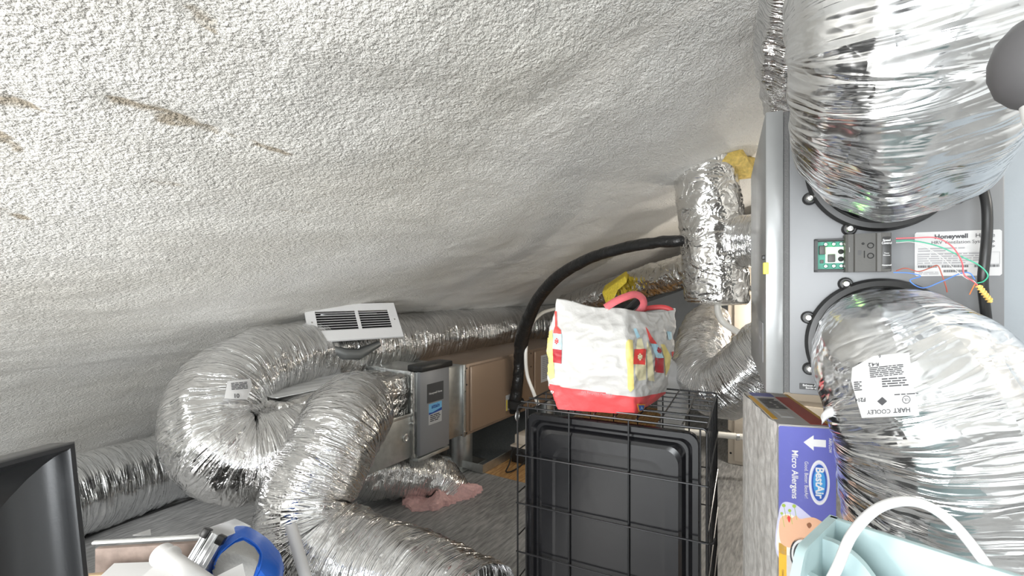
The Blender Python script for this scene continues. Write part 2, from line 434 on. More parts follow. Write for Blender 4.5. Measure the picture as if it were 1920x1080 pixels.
def pbars(x0, y0, w, h, rows, seed=1, ang=0.0):
    rn = random.Random(seed); vs, fs = [], []; lh = h / rows; c, sn = math.cos(ang), math.sin(ang)
    for r in range(rows):
        x = 0
        while x < w - lh:
            L = min(rn.uniform(1.5, 5) * lh, w - x); k = len(vs); y = r * lh
            for a, b in ((x, y), (x + L, y), (x + L, y + lh * .5), (x, y + lh * .5)): vs.append((x0 + c * a - sn * b, y0 + sn * a + c * b))
            fs.append((k, k + 1, k + 2, k + 3)); x += L + lh * .5
    return (vs, fs)

# ------------------------------------------------------------------ the attic itself
RA = math.radians(32)                            # the eave runs 32 degrees right of the view
RD = Vector((math.sin(RA), math.cos(RA), 0)); RN = Vector((-math.cos(RA), math.sin(RA), 0))
ROT = math.pi / 2 - RA
def room(s, n, z=0.0): return RD * s + RN * n + Vector((0, 0, z))
def ceil_z(n):
    n = np.asarray(n, float); z = 2.04 - .35 * n
    k = np.clip((n - 3.3) / 1.25, 0, 1); return z * (1 - k * k) - .02 * k

def build_ceiling():
    ns = np.r_[np.arange(-2.4, -.9, .05), np.arange(-.9, 4.56, .0125)]; ss = np.r_[np.arange(-3, -1.2, .06), np.arange(-1.2, 4.2, .0125), np.arange(4.2, 10.12, .06)]
    A, Bn = np.meshgrid(ss, ns, indexing='ij'); Z = ceil_z(Bn)
    p = np.stack([A, Bn, 0 * A], -1)
    h = .022 * fbm(p * np.array([.55, 1.1, 1]), 3) + .007 * fbm(p * np.array([1.4, 4.5, 1]) + 8, 3)
    lump = np.clip(fbm(p * np.array([3.5, 8.5, 1]) + 31, 3), -.2, 1); h -= .005 * lump
    q = p * np.array([26, 38, 1]); fine = np.clip(fbm(q, 2), -.35, 1)
    amt = np.clip(.75 + 1.2 * pnoise(p * .9 + 3), .25, 1.5); h -= .0026 * fine * amt
    bare = np.zeros_like(h)
    def hitpt(u, v):
        a, b = (u - 960) / F, -(v - 540) / F; nn = a * RN.x + RN.y; sss = a * RD.x + RD.y
        d = (2.04 - CAMZ) / (b + .35 * nn); return d * sss, d * nn
    for (u0, v0), (u1, v1), w, dep in (((228, 186), (400, 252), .042, .03), ((395, 245), (560, 290), .018, .012), ((0, 180), (70, 215), .03, .018), ((360, 12), (405, 52), .02, .015),
                                       ((285, 335), (360, 352), .02, .014), ((0, 250), (40, 290), .02, .012), ((500, 395), (580, 402), .016, .010), ((220, 470), (290, 478), .014, .008), ((0, 395), (45, 415), .02, .012), ((330, 372), (395, 378), .016, -.012)):
        s0, n0 = hitpt(u0, v0); s1, n1 = hitpt(u1, v1); dx, dy = s1 - s0, n1 - n0; L2 = dx * dx + dy * dy
        t = np.clip(((A - s0) * dx + (Bn - n0) * dy) / L2, 0, 1)
        dist = np.hypot(A - s0 - t * dx, Bn - n0 - t * dy) / (w * (1.15 - .7 * np.abs(t - .45)))
        k = np.exp(-dist ** 2 * 1.2) * (1 + .9 * fbm(p * np.array([9, 22, 1]) + u0, 3)); k = np.clip(k, 0, 1.3)
        h += dep * .28 * k; bare = np.maximum(bare, k if dep > .009 else 0)
    # a soft ridge where two passes of foam meet
    for (u0, v0), (u1, v1), w, dep in (((560, 300), (930, 450), .10, .012), ((1000, 130), (640, 60), .12, .02), ((960, 60), (1460, 140), .16, -.015)):
        s0, n0 = hitpt(u0, v0); s1, n1 = hitpt(u1, v1); dx, dy = s1 - s0, n1 - n0
        t = np.clip(((A - s0) * dx + (Bn - n0) * dy) / (dx * dx + dy * dy), 0, 1)
        h -= dep * np.exp(-(np.hypot(A - s0 - t * dx, Bn - n0 - t * dy) / w) ** 2)
    Z = Z + h
    a, b = A.shape; idx = np.arange(a * b).reshape(a, b)
    fs = np.stack([idx[:-1, :-1], idx[:-1, 1:], idx[1:, 1:], idx[1:, :-1]], -1).reshape(-1, 4)
    me = bpy.data.meshes.new('ceiling'); me.from_pydata(np.stack([A, Bn, Z], -1).reshape(-1, 3).tolist(), [], fs.tolist())
    at_ = me.attributes.new('bare', 'FLOAT', 'POINT'); at_.data.foreach_set('value', np.clip(bare, 0, 1).reshape(-1).astype(np.float32))
    me.polygons.foreach_set('use_smooth', [True] * len(me.polygons)); me.update()
    o = link('ceiling', me, None, None, mat_ceiling()); o.rotation_euler = (0, 0, ROT); structure(o, 'rough off white sprayed foam sloping ceiling')
build_ceiling()
M_FLOOR = mat_osb('painted_strand_board', (.17, .172, .172), (.54, .54, .535), .42)
M_OSB = mat_osb('bare_strand_board', (.36, .17, .055), (.66, .40, .17), .6, .3, .8)
M_WALL = mat('wall_paint', (.76, .76, .75), .6, 0, .05, 90)
M_WALLB = mat('pale_blue_grey_paint', (.30, .33, .355), .5, 0, .03, 120)
def room_box(name, s0, s1, n0, n1, z0, z1, m, label):
    o = G().box(s0, s1, n0, n1, z0, z1).part(name, m, None, False); o.rotation_euler = (0, 0, ROT); return structure(o, label)
room_box('floor', -3, 10, -2.3, 4.6, -.1, 0, M_FLOOR, 'grey painted strand board attic floor')
room_box('floor_patch', 0, 2.45, 0, 1.6, 0, .002, M_OSB, 'bare orange strand board patch of floor').location = room(2.76, 1.25)
room_box('wall_right', -3, 10, -2.4, -2.3, 0, 2.95, M_WALL, 'pale plain attic knee wall')
room_box('wall_back', 10, 10.1, -2.4, 4.6, 0, 2.95, M_WALL, 'far pale attic end wall')
room_box('wall_front', -3.1, -3, -2.4, 4.6, 0, 2.95, M_WALL, 'pale attic wall behind the viewer')
HA = math.radians(24); HD = Vector((math.sin(HA), math.cos(HA), 0)); HP = Vector((math.cos(HA), -math.sin(HA), 0))
wn = G()
for a_ in ((-1.25, 1.25, -.9, -.84), (-1.25, 1.25, .84, .9), (-1.25, -1.19, -.9, .9), (1.19, 1.25, -.9, .9), (-.03, .03, -.9, .9)): wn.rbox(-.03, .03, a_[0], a_[1], a_[2], a_[3], .004)
wo = wn.part('fill_frame_1', M_WALL, None); wo.location = (-1.57 - .01, -2.52 - .02, 1.15); wo.rotation_euler = (0, 0, ROT); structure(wo, 'added white fill light frame')  # unseen frame, invented to house the rear fill light
pw = G().box(0, .95, 0, .08, 0, 2.16).part('wall_side', M_WALLB, None, False); pw.location = Vector((.907, .882, 0)) + HD * .10 + HP * .03; pw.rotation_euler = (0, 0, -HA)
structure(pw, 'pale blue grey partition wall')

# ------------------------------------------------------------------ flexible ducts on the left
def D_(*a): return [(at(u, v, d), r) for u, v, d, r in a]
coil = make_duct('flexible_duct', D_((1130, 596, 7.2, .205), (1035, 606, 5.8, .212), (900, 620, 4.55, .212), (775, 638, 3.75, .212), (660, 655, 3.2, .205), (560, 668, 2.80, .198), (470, 695, 2.45, .198), (408, 752, 2.2, .202), (402, 822, 2.08, .202), (455, 857, 2.1, .195), (528, 838, 2.22, .185), (590, 800, 2.42, .175)),
    M_FOIL, 'big silver foil duct that runs along the eave and curls back in a loop', amp=.011, seed=3.0, around=110)
decal('sticker', [poly((426, 716), (468, 711), (472, 722), (462, 750), (420, 748))], coil.bvh, .004, M_WPAINT, coil.obj)
decal('lettering', [ptext('10', 11, 442, 744, -.03, bold=.2), pbars(432, 720, 30, 14, 5, 4, -.1)], coil.bvh, .0065, M_INK, coil.obj)
M_ORM = mat('orange_mark', (.8, .16, .06), .6)
for q_ in (((714, 692), (726, 688), (727, 693), (716, 697)), ((628, 706), (652, 701), (653, 705), (632, 711))): decal('tape', [poly(*q_)], coil.bvh, .003, M_ORM, coil.obj)
left_duct = make_duct('flexible_duct', D_((20, 985, 2.2, .205), (90, 950, 2.36, .205), (160, 924, 2.52, .205), (250, 897, 2.74, .205), (340, 872, 2.97, .2), (430, 850, 3.25, .2), (560, 815, 3.75, .2)),
    M_FOIL_S, 'silver foil duct lying on the floor beside the black frame', amp=.009, seed=11.0, squash=.004)
floor_duct = make_duct('flexible_duct', D_((668, 752, 2.62, .16), (662, 772, 2.40, .19), (640, 806, 2.2, .195), (607, 872, 2.08, .192), (575, 945, 1.99, .192), (590, 1012, 1.95, .2), (668, 1062, 1.9, .2), (770, 1105, 1.78, .2), (905, 1185, 1.55, .2)),
    M_FOIL, 'silver foil duct snaking down from the plenum across the floor to the front', amp=.010, seed=23.0, squash=.004)
boot_duct = make_duct('flexible_duct', D_((610, 872, 2.75, .14), (680, 888, 2.86, .142), (745, 890, 2.96, .142), (795, 892, 3.03, .14), (826, 902, 3.07, .135), (840, 925, 3.08, .13), (842, 955, 3.08, .13)),
    M_FOIL, 'short silver foil duct bending down through a pink rimmed floor hole', amp=.012, seed=31.0, helix=.03)
# pink glass wool round the hole
g = G(); cp = at(820, 925, 3.04); cp.z = 0
prof = []
nn = 90
for i in range(nn):
    a = 2 * math.pi * i / nn; ro = .205 + .035 * math.sin(3 * a + 1) + random.Random(i).uniform(-.014, .014)
    cx, sy = math.cos(a), math.sin(a); hz = .035 + .018 * math.sin(5 * a + 2) + random.Random(i + 99).uniform(-.006, .006)
    prof.append([cp + Vector((cx * ro * 1.15, sy * ro * 1.1, .001)), cp + Vector((cx * ro * 1.12, sy * ro * 1.08, hz * .7)), cp + Vector((cx * ro * .97, sy * ro * .97, hz)), cp + Vector((cx * .12, sy * .12, hz * 1.3))])
prof.append(prof[0]); g.grid(prof)
g.solo('pink_insulation', mat('pink_glass_wool', (.93, .58, .56), .95, 0, 1.0, 55, .12), 'torn pink glass wool ring on the floor round the short duct', 'insulation')
g = G().tube([at(u, v, d) for u, v, d in ((100, 1035, 2.36), (160, 1007, 2.5), (240, 978, 2.67), (320, 950, 2.855), (395, 925, 3.04), (450, 908, 3.18))], .011, 8)
g.v = [(x, y, max(z, .002)) for x, y, z in g.v]
g.solo('cable', M_BLACKM, 'black cable lying on the floor along the left duct', 'cable')

# white supply register resting on the loop
c0, c1, c2 = at(582, 641, 2.72), at(757, 630, 3.05), at(573, 571, 2.86)
bx = (c1 - c0); wv = bx.length; bx.normalize(); bz = (c2 - c0); bz = (bz - bx * bz.dot(bx)); hv = bz.length; bz.normalize(); by = bz.cross(bx)
reg = thing('air_register', 'white louvred air register propped up on the silver duct loop', 'register', c0, basis=Matrix((bx, by, bz)).transposed())
b = .1 * wv; wins = ((.098 * wv, .52 * wv), (.555 * wv, .90 * wv)); z0, z1 = .26 * hv, .80 * hv
g = G().box(0, wv, 0, .006, 0, z0).box(0, wv, 0, .006, z1, hv).box(0, wins[0][0], 0, .006, z0, z1).box(wins[0][1], wins[1][0], 0, .006, z0, z1).box(wins[1][1], wv, 0, .006, z0, z1)
g.box(0, wv, .006, .014, 0, .006).box(0, wv, .006, .014, hv - .006, hv).box(0, .006, .006, .014, 0, hv).box(wv - .006, wv, .006, .014, 0, hv)
g.part('face_plate', M_WPAINT, reg, False)
for x0, x1 in wins:
    for k in range(8):
        z = z0 + (z1 - z0) * (k + .5) / 8; h = (z1 - z0) / 8
        G().add([(x0, .002, z - h * .20), (x1, .002, z - h * .20), (x1, .010, z + h * .16), (x0, .010, z + h * .16), (x0, .0035, z - h * .30), (x1, .0035, z - h * .30), (x1, .0115, z + h * .06), (x0, .0115, z + h * .06)],
                [(0, 1, 2, 3), (4, 7, 6, 5), (0, 4, 5, 1), (3, 2, 6, 7), (0, 3, 7, 4), (1, 5, 6, 2)]).part('slat', M_WPAINT, reg, False)
G().box(wins[0][0] - .01, wins[1][1] + .01, .028, .031, z0 - .006, z1 + .006).part('throat', M_BLACKM, reg, False)  # black sheet standing in for the shade behind the slats
for x in (.05 * wv, .95 * wv): G().lathe([(0, -.002), (.005, -.002), (.006, 0)], 10, (x, 0, .5 * hv), (0, 1, 0)).part('screw', M_SCREW, reg)
g = G(); P = []
for i in range(13):
    a = math.pi * i / 12; rr = .13
    P.append([(.16 * wv + .62 * wv * t + (0 if i in (0, 12) else 0), .016 + (.10 * math.sin(a)) * (1 if t not in (0, 1) else .9), z0 + (z1 - z0) * .5 + .5 * (z1 - z0) * -math.cos(a) * 1.15 - .02) for t in (0, .1, .5, .9, 1)])
g.grid(P); bo = g.part('collar_box', mat('dark_sheet', (.24, .25, .25), .4, .8), reg)
mod = bo.modifiers.new('thickness', 'SOLIDIFY'); mod.thickness = .003
g = G().tube([(.2 * wv, .05, -.012), (.35 * wv, .07, -.055), (.5 * wv, .08, -.06), (.75 * wv, .07, .0)], [.02, .035, .035, .02], 14)
g.part('neck', MATS['dark_sheet'], reg)

# ------------------------------------------------------------------ horizontal furnace with its plenum, filter cabinet and pan
Q0 = Vector((-.335, 3.35, 0))
ac = thing('air_handler', 'brown enamelled horizontal air handler lying over a metal drain pan', 'air handler', Q0, ROT)
ac_ux, ac_uz = Vector((1, 0, 0)), Vector((0, 0, 1))
body = G().rbox(0, 1.75, 0, .46, .262, .765, .006).part('cabinet', M_BROWN2, ac)
for a, b_ in ((.06, .90), (.98, 1.69)):
    pn = G().rbox(a, b_, -.022, .004, .282, .748, .014, 3).part('panel', M_BROWN, ac)
for a in (.03, .94):
    for z in (.28, .62, .735): G().lathe([(0, -.004), (.006, -.004), (.007, 0)], 8, (a, .001, z), (0, 1, 0)).part('screw', M_BLACKM, ac)
g = G().rbox(.505, .60, -.0245, -.022, .335, .455, .0005, 1); wl = g.part('warning_label', M_PAPER, ac)
g = G(); bars_g(g, (.535, -.0252, .445), (1, 0, 0), (0, 0, 1), .055, .1, 9, 3); g.part('print', M_INKG, wl, False)
G().box(.505, .525, -.0252, -.0245, .335, .42).part('stripe', mat('label_yellow', (.85, .68, .08), .5), wl, False)
g = G().rbox(1.08, 1.40, -.0245, -.022, .46, .70, .0005, 1); wl = g.part('rating_label', M_PAPER, ac)
g = G(); bars_g(g, (1.1, -.0252, .68), (1, 0, 0), (0, 0, 1), .27, .2, 12, 5); g.part('print', M_INKG, wl, False)
# galvanised transition between filter cabinet and furnace
tr = G().rbox(-.262, -.002, .005, .44, .28, .765, .004).part('transition_box', M_GALV, ac)
G().rbox(-.012, .012, -.008, .006, .262, .765, .002).part('flange', M_GALV, ac)
for z in (.30, .42, .58, .72): G().lathe([(0, -.006), (.006, -.006), (.007, 0)], 8, (0, -.008, z), (0, 1, 0)).part('screw', M_SCREW, ac)
# round legs and feet
for sx, sy in ((.13, .12), (1.45, .12), (.13, .36)):
    G().lathe([(.105, 0), (.105, .006), (.078, .008), (.078, .262), (0, .262)], 28, (sx, sy, .004), (0, 0, 1)).part('leg', M_GALV, ac)
G().rbox(-.03, .30, .02, .24, .003, .012, .002).part('foot_plate', M_GALV, ac)

fc = thing('filter_cabinet', 'grey media filter cabinet with black top latch beside the brown air handler', 'filter cabinet', Q0 + RD * -.395, ROT)
G().rbox(-.134, .134, -.055, .44, .285, .795, .003).part('housing', M_GALV, fc)
fd = G().rbox(-.136, .136, -.082, -.055, .295, .798, .004).part('door', M_GREY, fc)
G().rbox(-.140, .150, -.10, .02, .797, .835, .008).part('latch_bar', M_BLACK, fc)
G().rbox(-.145, .145, -.075, .0, .262, .284, .003).part('bottom_rail', M_GALV, fc)
lb = G().prism([(-.075 + .012 * 0, .60), (.075, .60), (.075, .715), (-.075, .715)], (0, 0, 0), (1, 0, 0), (0, 0, 1), .082, .0845).part('badge', mat('badge_grey', (.07, .072, .075), .4), fc, False)
g = G(); text_g(g, 'Honeywell Home', .017, (0, -.0850, .655), (1, 0, 0), (0, 0, 1), bold=.0005); g.part('lettering', M_WHITE, lb, False)
st = G().box(-.062, .058, -.0842, -.082, .465, .592).part('sticker', M_PAPER, fc, False)
G().box(-.062, .058, -.0848, -.0842, .535, .592).part('sky_blue_print', mat('print_sky', (.20, .52, .80), .5), st, False)
g = G().add([(-.062, -.0852, .54), (-.03, -.0852, .537), (.02, -.0852, .546), (.058, -.0852, .553), (.058, -.0852, .535), (-.062, -.0852, .527)], [(0, 1, 2, 3, 4, 5)]); g.part('navy_wave_print', mat('print_navy', (.02, .07, .33), .5), st, False)
g = G(); text_g(g, 'attain', .034, (0, -.0854, .572), (1, 0, 0), (0, 0, 1), bold=.001); g.part('lettering', MATS['print_navy'], st, False)
g = G(); bars_g(g, (-.05, -.0846, .522), (1, 0, 0), (0, 0, 1), .095, .045, 4, 8); g.part('print', M_INK, st, False)

# foil wrapped plenum: a box with crumpled skin
def foil_box(name, x0, x1, y0, y1, z0, z1, m, parent, amp=.008, step=.018, seed=0., round_=.02):
    g = G(); faces = []
    def face(o, a, b_):
        na, nb = max(2, int(Vector(a).length / step)), max(2, int(Vector(b_).length / step))
        g.grid([[Vector(o) + Vector(a) * (i / na) + Vector(b_) * (j / nb) for j in range(nb + 1)] for i in range(na + 1)])
    X, Y, Z = x1 - x0, y1 - y0, z1 - z0
    face((x0, y0, z0), (X, 0, 0), (0, 0, Z)); face((x0, y1, z0), (0, 0, Z), (X, 0, 0)); face((x0, y0, z0), (0, 0, Z), (0, Y, 0)); face((x1, y0, z0), (0, Y, 0), (0, 0, Z)); face((x0, y0, z1), (X, 0, 0), (0, Y, 0)); face((x0, y0, z0), (0, Y, 0), (X, 0, 0))
    V = np.array(g.v); c = np.array([(x0 + x1) / 2, (y0 + y1) / 2, (z0 + z1) / 2]); hf = np.array([X, Y, Z]) / 2
    q = V - c; inn = np.clip(q, -(hf - round_), hf - round_); dl = q - inn; ln = np.linalg.norm(dl, axis=1)[:, None]; nrm = dl / np.maximum(ln, 1e-6); V = c + inn + nrm * round_
    h = amp * (ridged(V * np.array([7, 9, 16.]) + seed) - .5) + amp * .5 * ridged(V * 26 + seed) + amp * pnoise(V * 4 + seed)
    V = V + nrm * h[:, None]; g.v = [tuple(v) for v in V]
    me = g.mesh(name); bm = bmesh.new(); bm.from_mesh(me); bmesh.ops.remove_doubles(bm, verts=bm.verts, dist=.0004); bmesh.ops.recalc_face_normals(bm, faces=bm.faces)
    uvl = bm.loops.layers.uv.new('UVMap')
    for f in bm.faces:
        for l in f.loops: l[uvl].uv = (l.vert.co.x + l.vert.co.y * .7, l.vert.co.z + l.vert.co.y)
    bm.to_mesh(me); bm.free()
    return link(name, me, parent, None, m)
pl = thing('supply_plenum', 'foil wrapped plenum box between the filter cabinet and the duct loop', 'plenum', Q0 + RD * -.95, ROT)
foil_box('foil_wrap', -.42, .415, .0, .44, .47, .775, M_WRAP, pl, .009, seed=2.)
foil_box('end_wrap', -.47, -.05, .02, .44, .30, .62, M_WRAP, pl, .010, seed=6.)
pt = G(); pv = []
for i in range(41):
    x = -.40 + .60 * i / 40
    pv.append([(x, .05 + .34 * j / 16, .789 + .004 * math.sin(9 * x + j) * math.sin(j * .7)) for j in range(17)])
pt.grid(pv); po = pt.part('white_sheet', mat('white_film', (.74, .75, .75), .25, 0, .2, 14), pl)
md = po.modifiers.new('thickness', 'SOLIDIFY'); md.thickness = .002
gb = G().rbox(.0, .412, -.035, .40, .292, .545, .003).part('return_box', M_GALV, pl)
G().rbox(-.004, .414, -.042, -.034, .536, .556, .002).part('seam_strip', M_GALV, gb)
G().lathe([(.026, 0), (.026, -.006), (.018, -.008), (.012, -.004), (0, -.004)], 18, (.345, -.036, .42), (0, 1, 0)).part('test_plug', M_SCREW, gb)
G().rbox(.392, .418, -.052, -.03, .285, .80, .004).part('tape_seam', M_WRAP, pl)

dp = thing('drain_pan', 'shallow galvanised drain pan on the floor beneath the brown air handler', 'drain pan', Q0 + RD * 1.0 + RN * .25 + Vector((0, 0, .002)), ROT)
w, dq, hh = .93, .36, .062
G().box(-w, w, -dq, dq, 0, .0025).part('pan_floor', mat('pan_grit', (.17, .19, .20), .6, .2, .4, 90, .25), dp, False)
for n_, a in (('pan_wall', (-w, w, -dq, -dq + .003, 0, hh)), ('pan_wall', (-w, w, dq - .003, dq, 0, hh)), ('pan_wall', (-w, -w + .003, -dq, dq, 0, hh)), ('pan_wall', (w - .003, w, -dq, dq, 0, hh))):
    G().rbox(*a, .0008, 1).part(n_, M_GALV, dp)

pc = at(983, 832, 3.62)
cpmp = thing('condensate_pump', 'small black and beige condensate pump standing in the drain pan', 'pump', (pc.x, pc.y, .006), ROT)
G().rbox(-.09, .14, -.06, .06, 0, .115, .006).part('tank', M_BLACK, cpmp)
G().rbox(-.095, .145, -.065, .065, .115, .128, .003).part('lid', M_TAN, cpmp)
G().rbox(-.06, .12, -.05, .05, .128, .20, .008).part('motor_cover', M_TAN, cpmp)
G().tube(spline([(-.08, .0, .10), (-.16, .0, .12), (-.24, -.02, .05), (-.30, -.03, .012), (-.24, -.06, .01), (-.14, -.09, .05), (-.10, -.03, .09)], 8), .005, 7).part('power_cord', M_BLACKM, cpmp)

# black insulated refrigerant line
g = G(); C = spline([(*at(u, v, d), r) for u, v, d, r in ((964, 770, 3.86, .055), (966, 752, 3.83, .052), (971, 715, 3.8, .044), (974, 675, 3.78, .046), (978, 640, 3.72, .055), (988, 605, 3.6, .05), (1008, 562, 3.42, .044), (1045, 520, 3.15, .04), (1100, 487, 2.85, .034), (1165, 466, 2.62, .031), (1230, 455, 2.45, .029), (1300, 450, 2.32, .028))], 10)
V0 = g.tube([c[:3] for c in C], [float(c[3]) for c in C], 18)
a = np.array(g.v); a += (pnoise(a * 22)[:, None] * .006) * np.array([1, 1, 1]); g.v = [tuple(x) for x in a]
ln = g.solo('insulated_line', M_BLACKT, 'thick black wrapped pipe arching from the air handler up to the tee duct', 'pipe')
G().tube([at(964, 762, 3.84), at(966, 748, 3.83)], .072, 16).wpart('boot', M_BLACKM, ln)
G().tube(spline([at(1045, 578, 4.0), at(1015, 588, 3.85), at(993, 615, 3.75), at(986, 655, 3.72), at(988, 700, 3.72), at(1000, 735, 3.7), at(1010, 760, 3.7)], 8), .014, 8).solo('drain_hose', M_PVC, 'thin cream hose hanging beside the black pipe', 'hose')

# ------------------------------------------------------------------ ducts by the tee
tee = thing('tee_duct', 'foil wrapped upright tee duct hanging from the ceiling foam', 'duct', at(1345, 572, 2.35))
make_duct('main_barrel', D_((1318, 300, 2.36, .148), (1325, 345, 2.35, .148), (1333, 420, 2.35, .15), (1340, 500, 2.35, .15), (1345, 555, 2.35, .148), (1345, 568, 2.35, .135), (1345, 572, 2.35, .06), (1345, 573, 2.35, .004)), M_WRAP, amp=.007, seed=41., parent=tee, slack=.8)
make_duct('side_branch', D_((1330, 455, 2.34, .105), (1375, 452, 2.27, .112), (1400, 450, 2.22, .118), (1440, 449, 2.16, .118), (1490, 448, 2.1, .118)), M_FOIL_F, amp=.007, seed=43., parent=tee)
g = G(); cf = at(1338, 318, 2.4); P = []
for i in range(25):
    a = 2 * math.pi * i / 24; P.append([cf + Vector((math.cos(a) * r_ * (1 + .25 * math.sin(3 * a + 1)), math.sin(a) * r_, h_ + .02 * math.sin(4 * a))) for r_, h_ in ((.10, -.04), (.175, -.035), (.20, .0), (.17, .06), (.08, .08))])
g.grid(P); g.solo('yellow_foam', mat('raw_foam', (.60, .44, .12), .8, 0, .8, 50, .25), 'yellow expanding foam collar at the top of the tee duct', 'foam')
G().tube(spline([at(1345, 566, 2.35), at(1347, 588, 2.35), at(1358, 606, 2.34), at(1382, 622, 2.3), at(1410, 634, 2.25)], 8), .016, 10).solo('drain_hose', M_PVC, 'short cream hose curving out of the bottom of the tee duct', 'hose')
make_duct('flexible_duct', D_((1330, 604, 2.85, .115), (1322, 622, 2.62, .122), (1312, 660, 2.4, .125), (1318, 705, 2.24, .127), (1352, 728, 2.1, .13), (1398, 705, 1.98, .135), (1440, 665, 1.9, .135), (1480, 635, 1.85, .13)),
    M_FOIL_F, 'silver foil duct in a tight U bend behind the wire crate', amp=.008, seed=51., around=96)
make_duct('flexible_duct', D_((1060, 572, 4.7, .10), (1120, 556, 4.2, .11), (1180, 538, 3.8, .115), (1235, 522, 3.5, .115), (1290, 508, 3.25, .118), (1360, 490, 3.0, .12)),
    M_WRAP, 'small foil duct far back under the ceiling above the shopping bag', amp=.010, seed=57., around=64)
g = G()
fo = [at(1128, 548, 3.72), at(1172, 518, 3.55), at(1176, 530, 3.55), at(1158, 545, 3.6), at(1146, 572, 3.62), at(1136, 572, 3.66)]
back = [p + Vector((.05, .16, .05)) for p in fo]; n6 = len(fo)
g.add(fo + back, [tuple(range(n6)), tuple(range(n6, 2 * n6))[::-1]] + [(i, n6 + i, n6 + (i + 1) % n6, (i + 1) % n6) for i in range(n6)])
fy = g.solo('yellow_foam', mat('yellow_sponge', (.78, .60, .06), .85, 0, .8, 70, .15), 'yellow foam strip wrapped on the small far duct', 'foam', smooth=False)
bvm = fy.modifiers.new('round', 'BEVEL'); bvm.width = .012; bvm.segments = 2

# tan cabinet behind the ventilator
tc_ = thing('furnace_cabinet', 'tall tan furnace cabinet half hidden behind the grey ventilator', 'furnace', (1.60, 3.56, 0), -RA)
G().rbox(0, .62, .0, .6, 0, 1.74, .006).part('cabinet', M_TAN, tc_)
G().rbox(.045, .60, -.018, .002, .52, 1.70, .006).part('upper_door', M_TAN, tc_)
G().rbox(.045, .60, -.018, .002, .03, .49, .006).part('lower_door', M_TAN, tc_)
for z in (.08, .46, .56, 1.05, 1.6): G().lathe([(0, -.004), (.007, -.004), (.008, 0)], 8, (.02, 0, z), (0, 1, 0)).part('screw', M_BLACKM, tc_)
pp = thing('pvc_pipe', 'thin cream pipe running level in front of the tan cabinet', 'pipe', at(1375, 818, 3.25))
G().tube([at(1255, 806, 3.3), at(1330, 813, 3.28), at(1420, 822, 3.22), at(1500, 830, 3.2)], .021, 12).wpart('pipe_run', M_PVC, pp)
G().tube([at(1380, 818.5, 3.245), at(1386, 819, 3.24)], .025, 12).wpart('clamp', M_SCREW, pp)
G().tube([at(1383, 819, 3.243), Vector(at(1383, 819, 3.243)) + Vector((0, .25, 0))], .006, 8).wpart('clamp_bolt', M_SCREW, pp)
vp = thing('vent_pipe', 'white pipe elbow rising behind the bag and the wire crate', 'pipe', Vector((.76, 2.27, 0)))
G().tube(spline([(.0, 0, .75), (0, 0, .80), (-.012, .004, .865), (-.05, .015, .915), (-.11, .03, .935), (-.30, .09, .94)], 8), .068, 20).part('elbow', M_WHITE, vp)
G().lathe([(.055, 0), (.055, .76)], 20, (0, 0, 0)).part('riser', M_WHITE, vp)
G().lathe([(.055, .71), (.070, .71), (.070, .79), (.066, .79)], 20, (0, 0, 0)).part('coupling', M_WHITE, vp)

# ------------------------------------------------------------------ heat recovery ventilator
HZ0, HZ1, HW, HL = 1.075, 1.679, .389, .64
hrv = thing('heat_recovery_ventilator', 'grey heat recovery ventilator box hanging at the right with two duct collars', 'ventilator', Vector((.551, 1.04, 0)), -HA)
G().rbox(.043, HW, 0, HL, HZ0, HZ1, .004).part('case', M_GREYL, hrv)
dr = G().rbox(-.002, .033, -.003, HL, HZ0 - .002, HZ1 + .002, .004).part('door', M_GREYD, hrv)
G().box(.033, .043, .002, HL - .003, HZ0 + .002, HZ1 - .002).part('gasket', M_GASKET, hrv, False)
G().rbox(-.0035, -.002, .06, .20, 1.13, 1.22, .0005, 1).part('badge', M_GREY, dr)
g = G(); text_g(g, 'Honeywell', .02, (-.0042, .13, 1.18), (0, -1, 0), (0, 0, 1)); g.part('lettering', M_WHITE, dr, False)
g = G().rbox(-.006, .004, -.006, .014, 1.33, 1.355, .001, 1); g.part('caution_tag', mat('tag_yellow', (.82, .70, .10), .5), dr)
G().rbox(-.008, .0, .004, .016, 1.362, 1.372, .002).part('door_pin', M_BLACK, dr)
for zc, nm in ((1.543, 1), (1.188, 2)):
    cx = .201; R = .128
    ring = G().lathe([(R - .012, .0), (R, .0), (R + .003, -.010), (R - .002, -.022), (R - .012, -.024), (R - .017, -.020), (R - .018, -.002), (R - .018, .05), (R - .012, .0)], 72, (cx, 0, zc), (0, 1, 0)).part('collar', M_BLACK, hrv)
    for a in (205, 158, 247 if nm == 1 else 116):
        t = math.radians(a); c = Vector((cx + math.cos(t) * (R + .006), -.006, zc + math.sin(t) * (R + .006)))
        if not (.05 < c.x < HW and HZ0 + .01 < c.z < HZ1 - .005): continue
        G().lathe([(0, -.006), (.0105, -.006), (.013, -.002), (.013, .006), (0, .006)], 16, c, (0, 1, 0)).part('mounting_tab', M_BLACK, ring)
        G().lathe([(.0, -.0115), (.005, -.011), (.0075, -.008), (.0075, -.006)], 12, c, (0, 1, 0)).part('screw', M_SCREW, ring)
for z0, z1, x0, txt in ((1.087, 1.099, .062, ('Exhaust Air Outlet', 'Sortie air vicié')), (1.640, 1.652, .058, ('Supply Air Inlet', 'Entrée air neuf'))):
    sk = G().rbox(x0, x0 + .058, -.0012, 0, z0, z1, .0004, 1).part('port_sticker', M_BLACK, hrv)
    g = G()
    for k, t in enumerate(txt): text_g(g, t, .0058, (x0 + .028, -.0016, z1 - .0035 - .0052 * k), (1, 0, 0), (0, 0, 1), bold=.00012)
    g.part('lettering', M_WHITE, sk, False)
